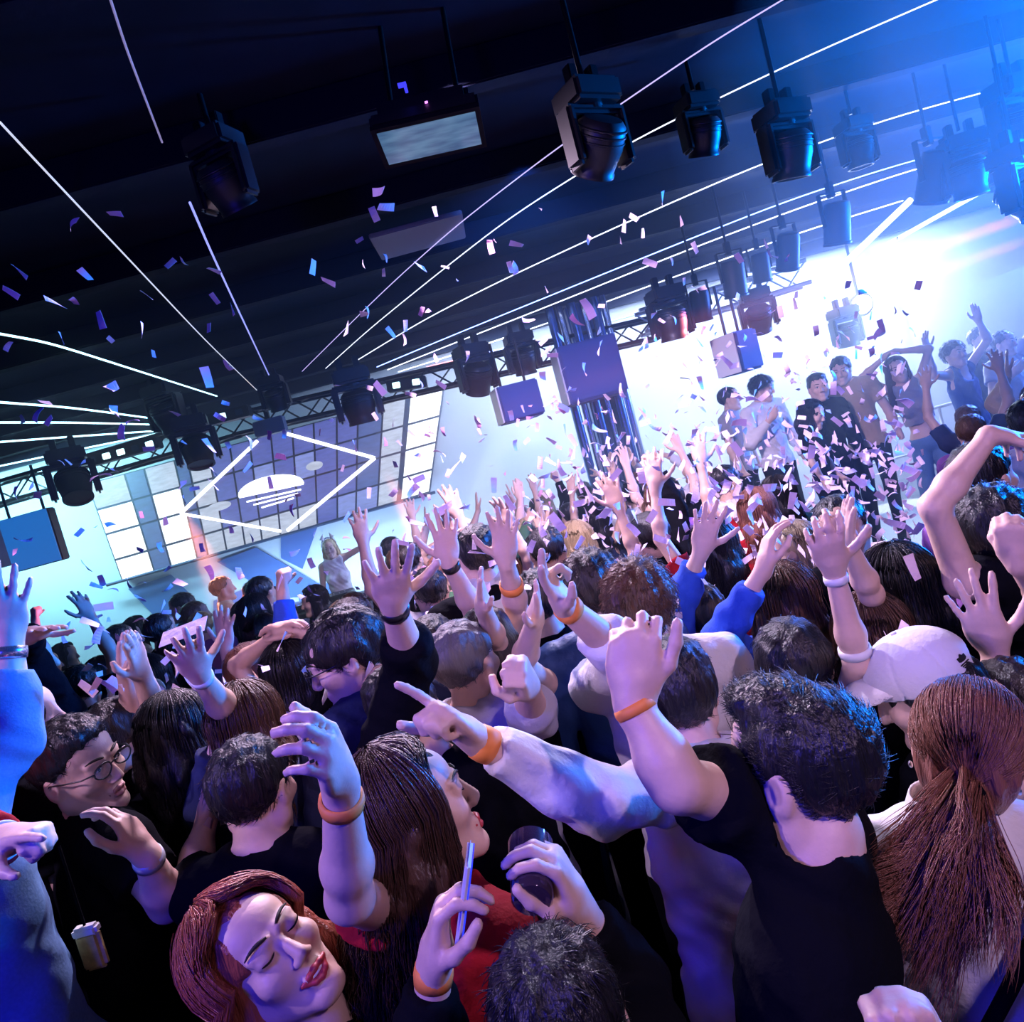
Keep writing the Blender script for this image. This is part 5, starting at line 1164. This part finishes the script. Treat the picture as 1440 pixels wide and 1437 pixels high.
ORD = ['first', 'second', 'third', 'fourth', 'fifth', 'sixth', 'seventh', 'eighth', 'ninth', 'tenth', 'eleventh', 'twelfth']
seen = {}
for (zn, k), L in cnt.items():
    L.sort(key=lambda t: t[0])
    for i, (px, o, hn, tn, tw, ps_) in enumerate(L):
        lab = '%s hair, %s %s, %s, %s in %s row %s' % (hn, tn, tw, ps_, ORD[i], rows_n[min(k, 10)], zn)
        tag(o, lab, 'person', 'dancers packed on the floor')
print('crowd', len(cands), 'max label words', max(len(o['label'].split()) for o in bpy.data.objects if o.get('label')))

# ------------------------------------------------------------------ confetti
def confetti_mesh(i):
    rn = random.Random(i); L, W = .060*rn.uniform(.85, 1.1), .025*rn.uniform(.9, 1.1); bend = rn.uniform(-.5, .7); tw = rn.uniform(-.5, .5); n = 6; VV = []
    for s_ in (-1, 1):
        for q in range(n+1):
            t = q/n-.5; a = bend*t*2; xx = L*t; zz = bend*L*t*t*1.2
            for w_ in (-1, 1):
                VV.append((xx, w_*W/2*math.cos(tw*t*2), zz+w_*W/2*math.sin(tw*t*2)+s_*.0004))
    Q = []; m = (n+1)*2
    for q in range(n):
        a = q*2; Q.append((m+a, m+a+2, m+a+3, m+a+1)); Q.append((a+1, a+3, a+2, a)); Q.append((a, a+2, m+a+2, m+a)); Q.append((a+3, a+1, m+a+1, m+a+3))
    Q.append((0, m, m+1, 1)); Q.append((n*2, n*2+1, m+n*2+1, m+n*2))
    return np.array(VV), np.array(Q)
CM = mat('confetti_paper', (.90, .70, .83), .55, bump='n', bscale=120, bstr=.1); CMP = mat('confetti_pink', (.80, .38, .62), .55)
CV = [confetti_mesh(i) for i in range(7)]
C0 = [mesh_obj('confetti', v, CM if i != 5 else CMP) for i, v in enumerate(CV)]
for o in C0: o.data.polygons.foreach_set('use_smooth', np.zeros(len(o.data.polygons), bool))
REG = [  # pixel box, depth range, how many, label
    ((440, 250, 960, 560), (2.2, 5.0), 62, 'pale pink confetti strip falling in front of the dark ceiling'),
    ((0, 300, 330, 560), (2.2, 4.6), 26, 'pale pink confetti strip floating under the ceiling by the cyan light fan'),
    ((20, 560, 330, 900), (2.4, 5.2), 56, 'confetti strip drifting in front of the cyan wall'),
    ((330, 560, 620, 860), (3.0, 6.0), 46, 'confetti strip drifting in front of the LED screen and backdrop'),
    ((600, 560, 860, 760), (2.8, 6.0), 62, 'dark seeming confetti strip drifting before the bright wall'),
    ((950, 330, 1300, 560), (3.0, 6.2), 40, 'white confetti strip drifting in front of the bright stage wall'),
]
c300 = 0; crn = random.Random(5)
def rand_rot(): return tuple(crn.uniform(0, 2*PI) for _ in range(3))
first = set()
for (x0, y0, x1, y1), (d0, d1), n, lab in REG:
    for q in range(n):
        p = at(crn.uniform(x0, x1), crn.uniform(y0, y1), crn.uniform(d0, d1))
        if p[2] > ZC-.35 or c300 >= 300: continue
        i = crn.randrange(7); o = C0[i] if i not in first else C0[i].copy()
        if i in first: COL.objects.link(o)
        first.add(i); o.location = tuple(p); o.rotation_euler = rand_rot(); o.scale = (crn.uniform(.8, 1.15),)*3; tag(o, lab, 'confetti', 'confetti strips: '+lab.split(' ', 1)[1] if False else lab); c300 += 1
# the thick cloud over the crowd, too many to count
VV, QQ, nn = [], [], 0
def scatter(box, dr, n, hmin=.9):
    global nn
    for q in range(n):
        x = crn.uniform(box[0], box[2]); yv = crn.gauss((box[1]+box[3])/2, (box[3]-box[1])/3.2); p = at(x, yv, crn.uniform(*dr))
        if p[2] < hmin or p[2] > ZC-.3: continue
        v, qd = CV[crn.randrange(7)]; from_ = np.array(Matrix.Rotation(crn.uniform(0, 6.28), 3, 'X')@Matrix.Rotation(crn.uniform(0, 6.28), 3, 'Y')@Matrix.Rotation(crn.uniform(0, 6.28), 3, 'Z'))
        VV.append(v*crn.uniform(.8, 1.15)@from_.T+p); QQ.append(qd+nn); nn += len(v)
scatter((760, 560, 1300, 960), (2.6, 6.0), 900); scatter((960, 520, 1280, 860), (2.6, 5.8), 420); scatter((560, 640, 1000, 960), (2.2, 5.0), 170); scatter((120, 850, 560, 1120), (1.9, 4.2), 170); scatter((1180, 800, 1420, 1140), (1.7, 3.2), 36); scatter((200, 1050, 420, 1300), (1.7, 2.4), 26)
if VV:
    o = mesh_obj('confetti_cloud', (np.concatenate(VV), np.concatenate(QQ)), CM, None, (0, 0, 0), False); tag(o, 'dense cloud of white confetti strips whirling above the packed crowd', 'confetti', None, 'stuff')
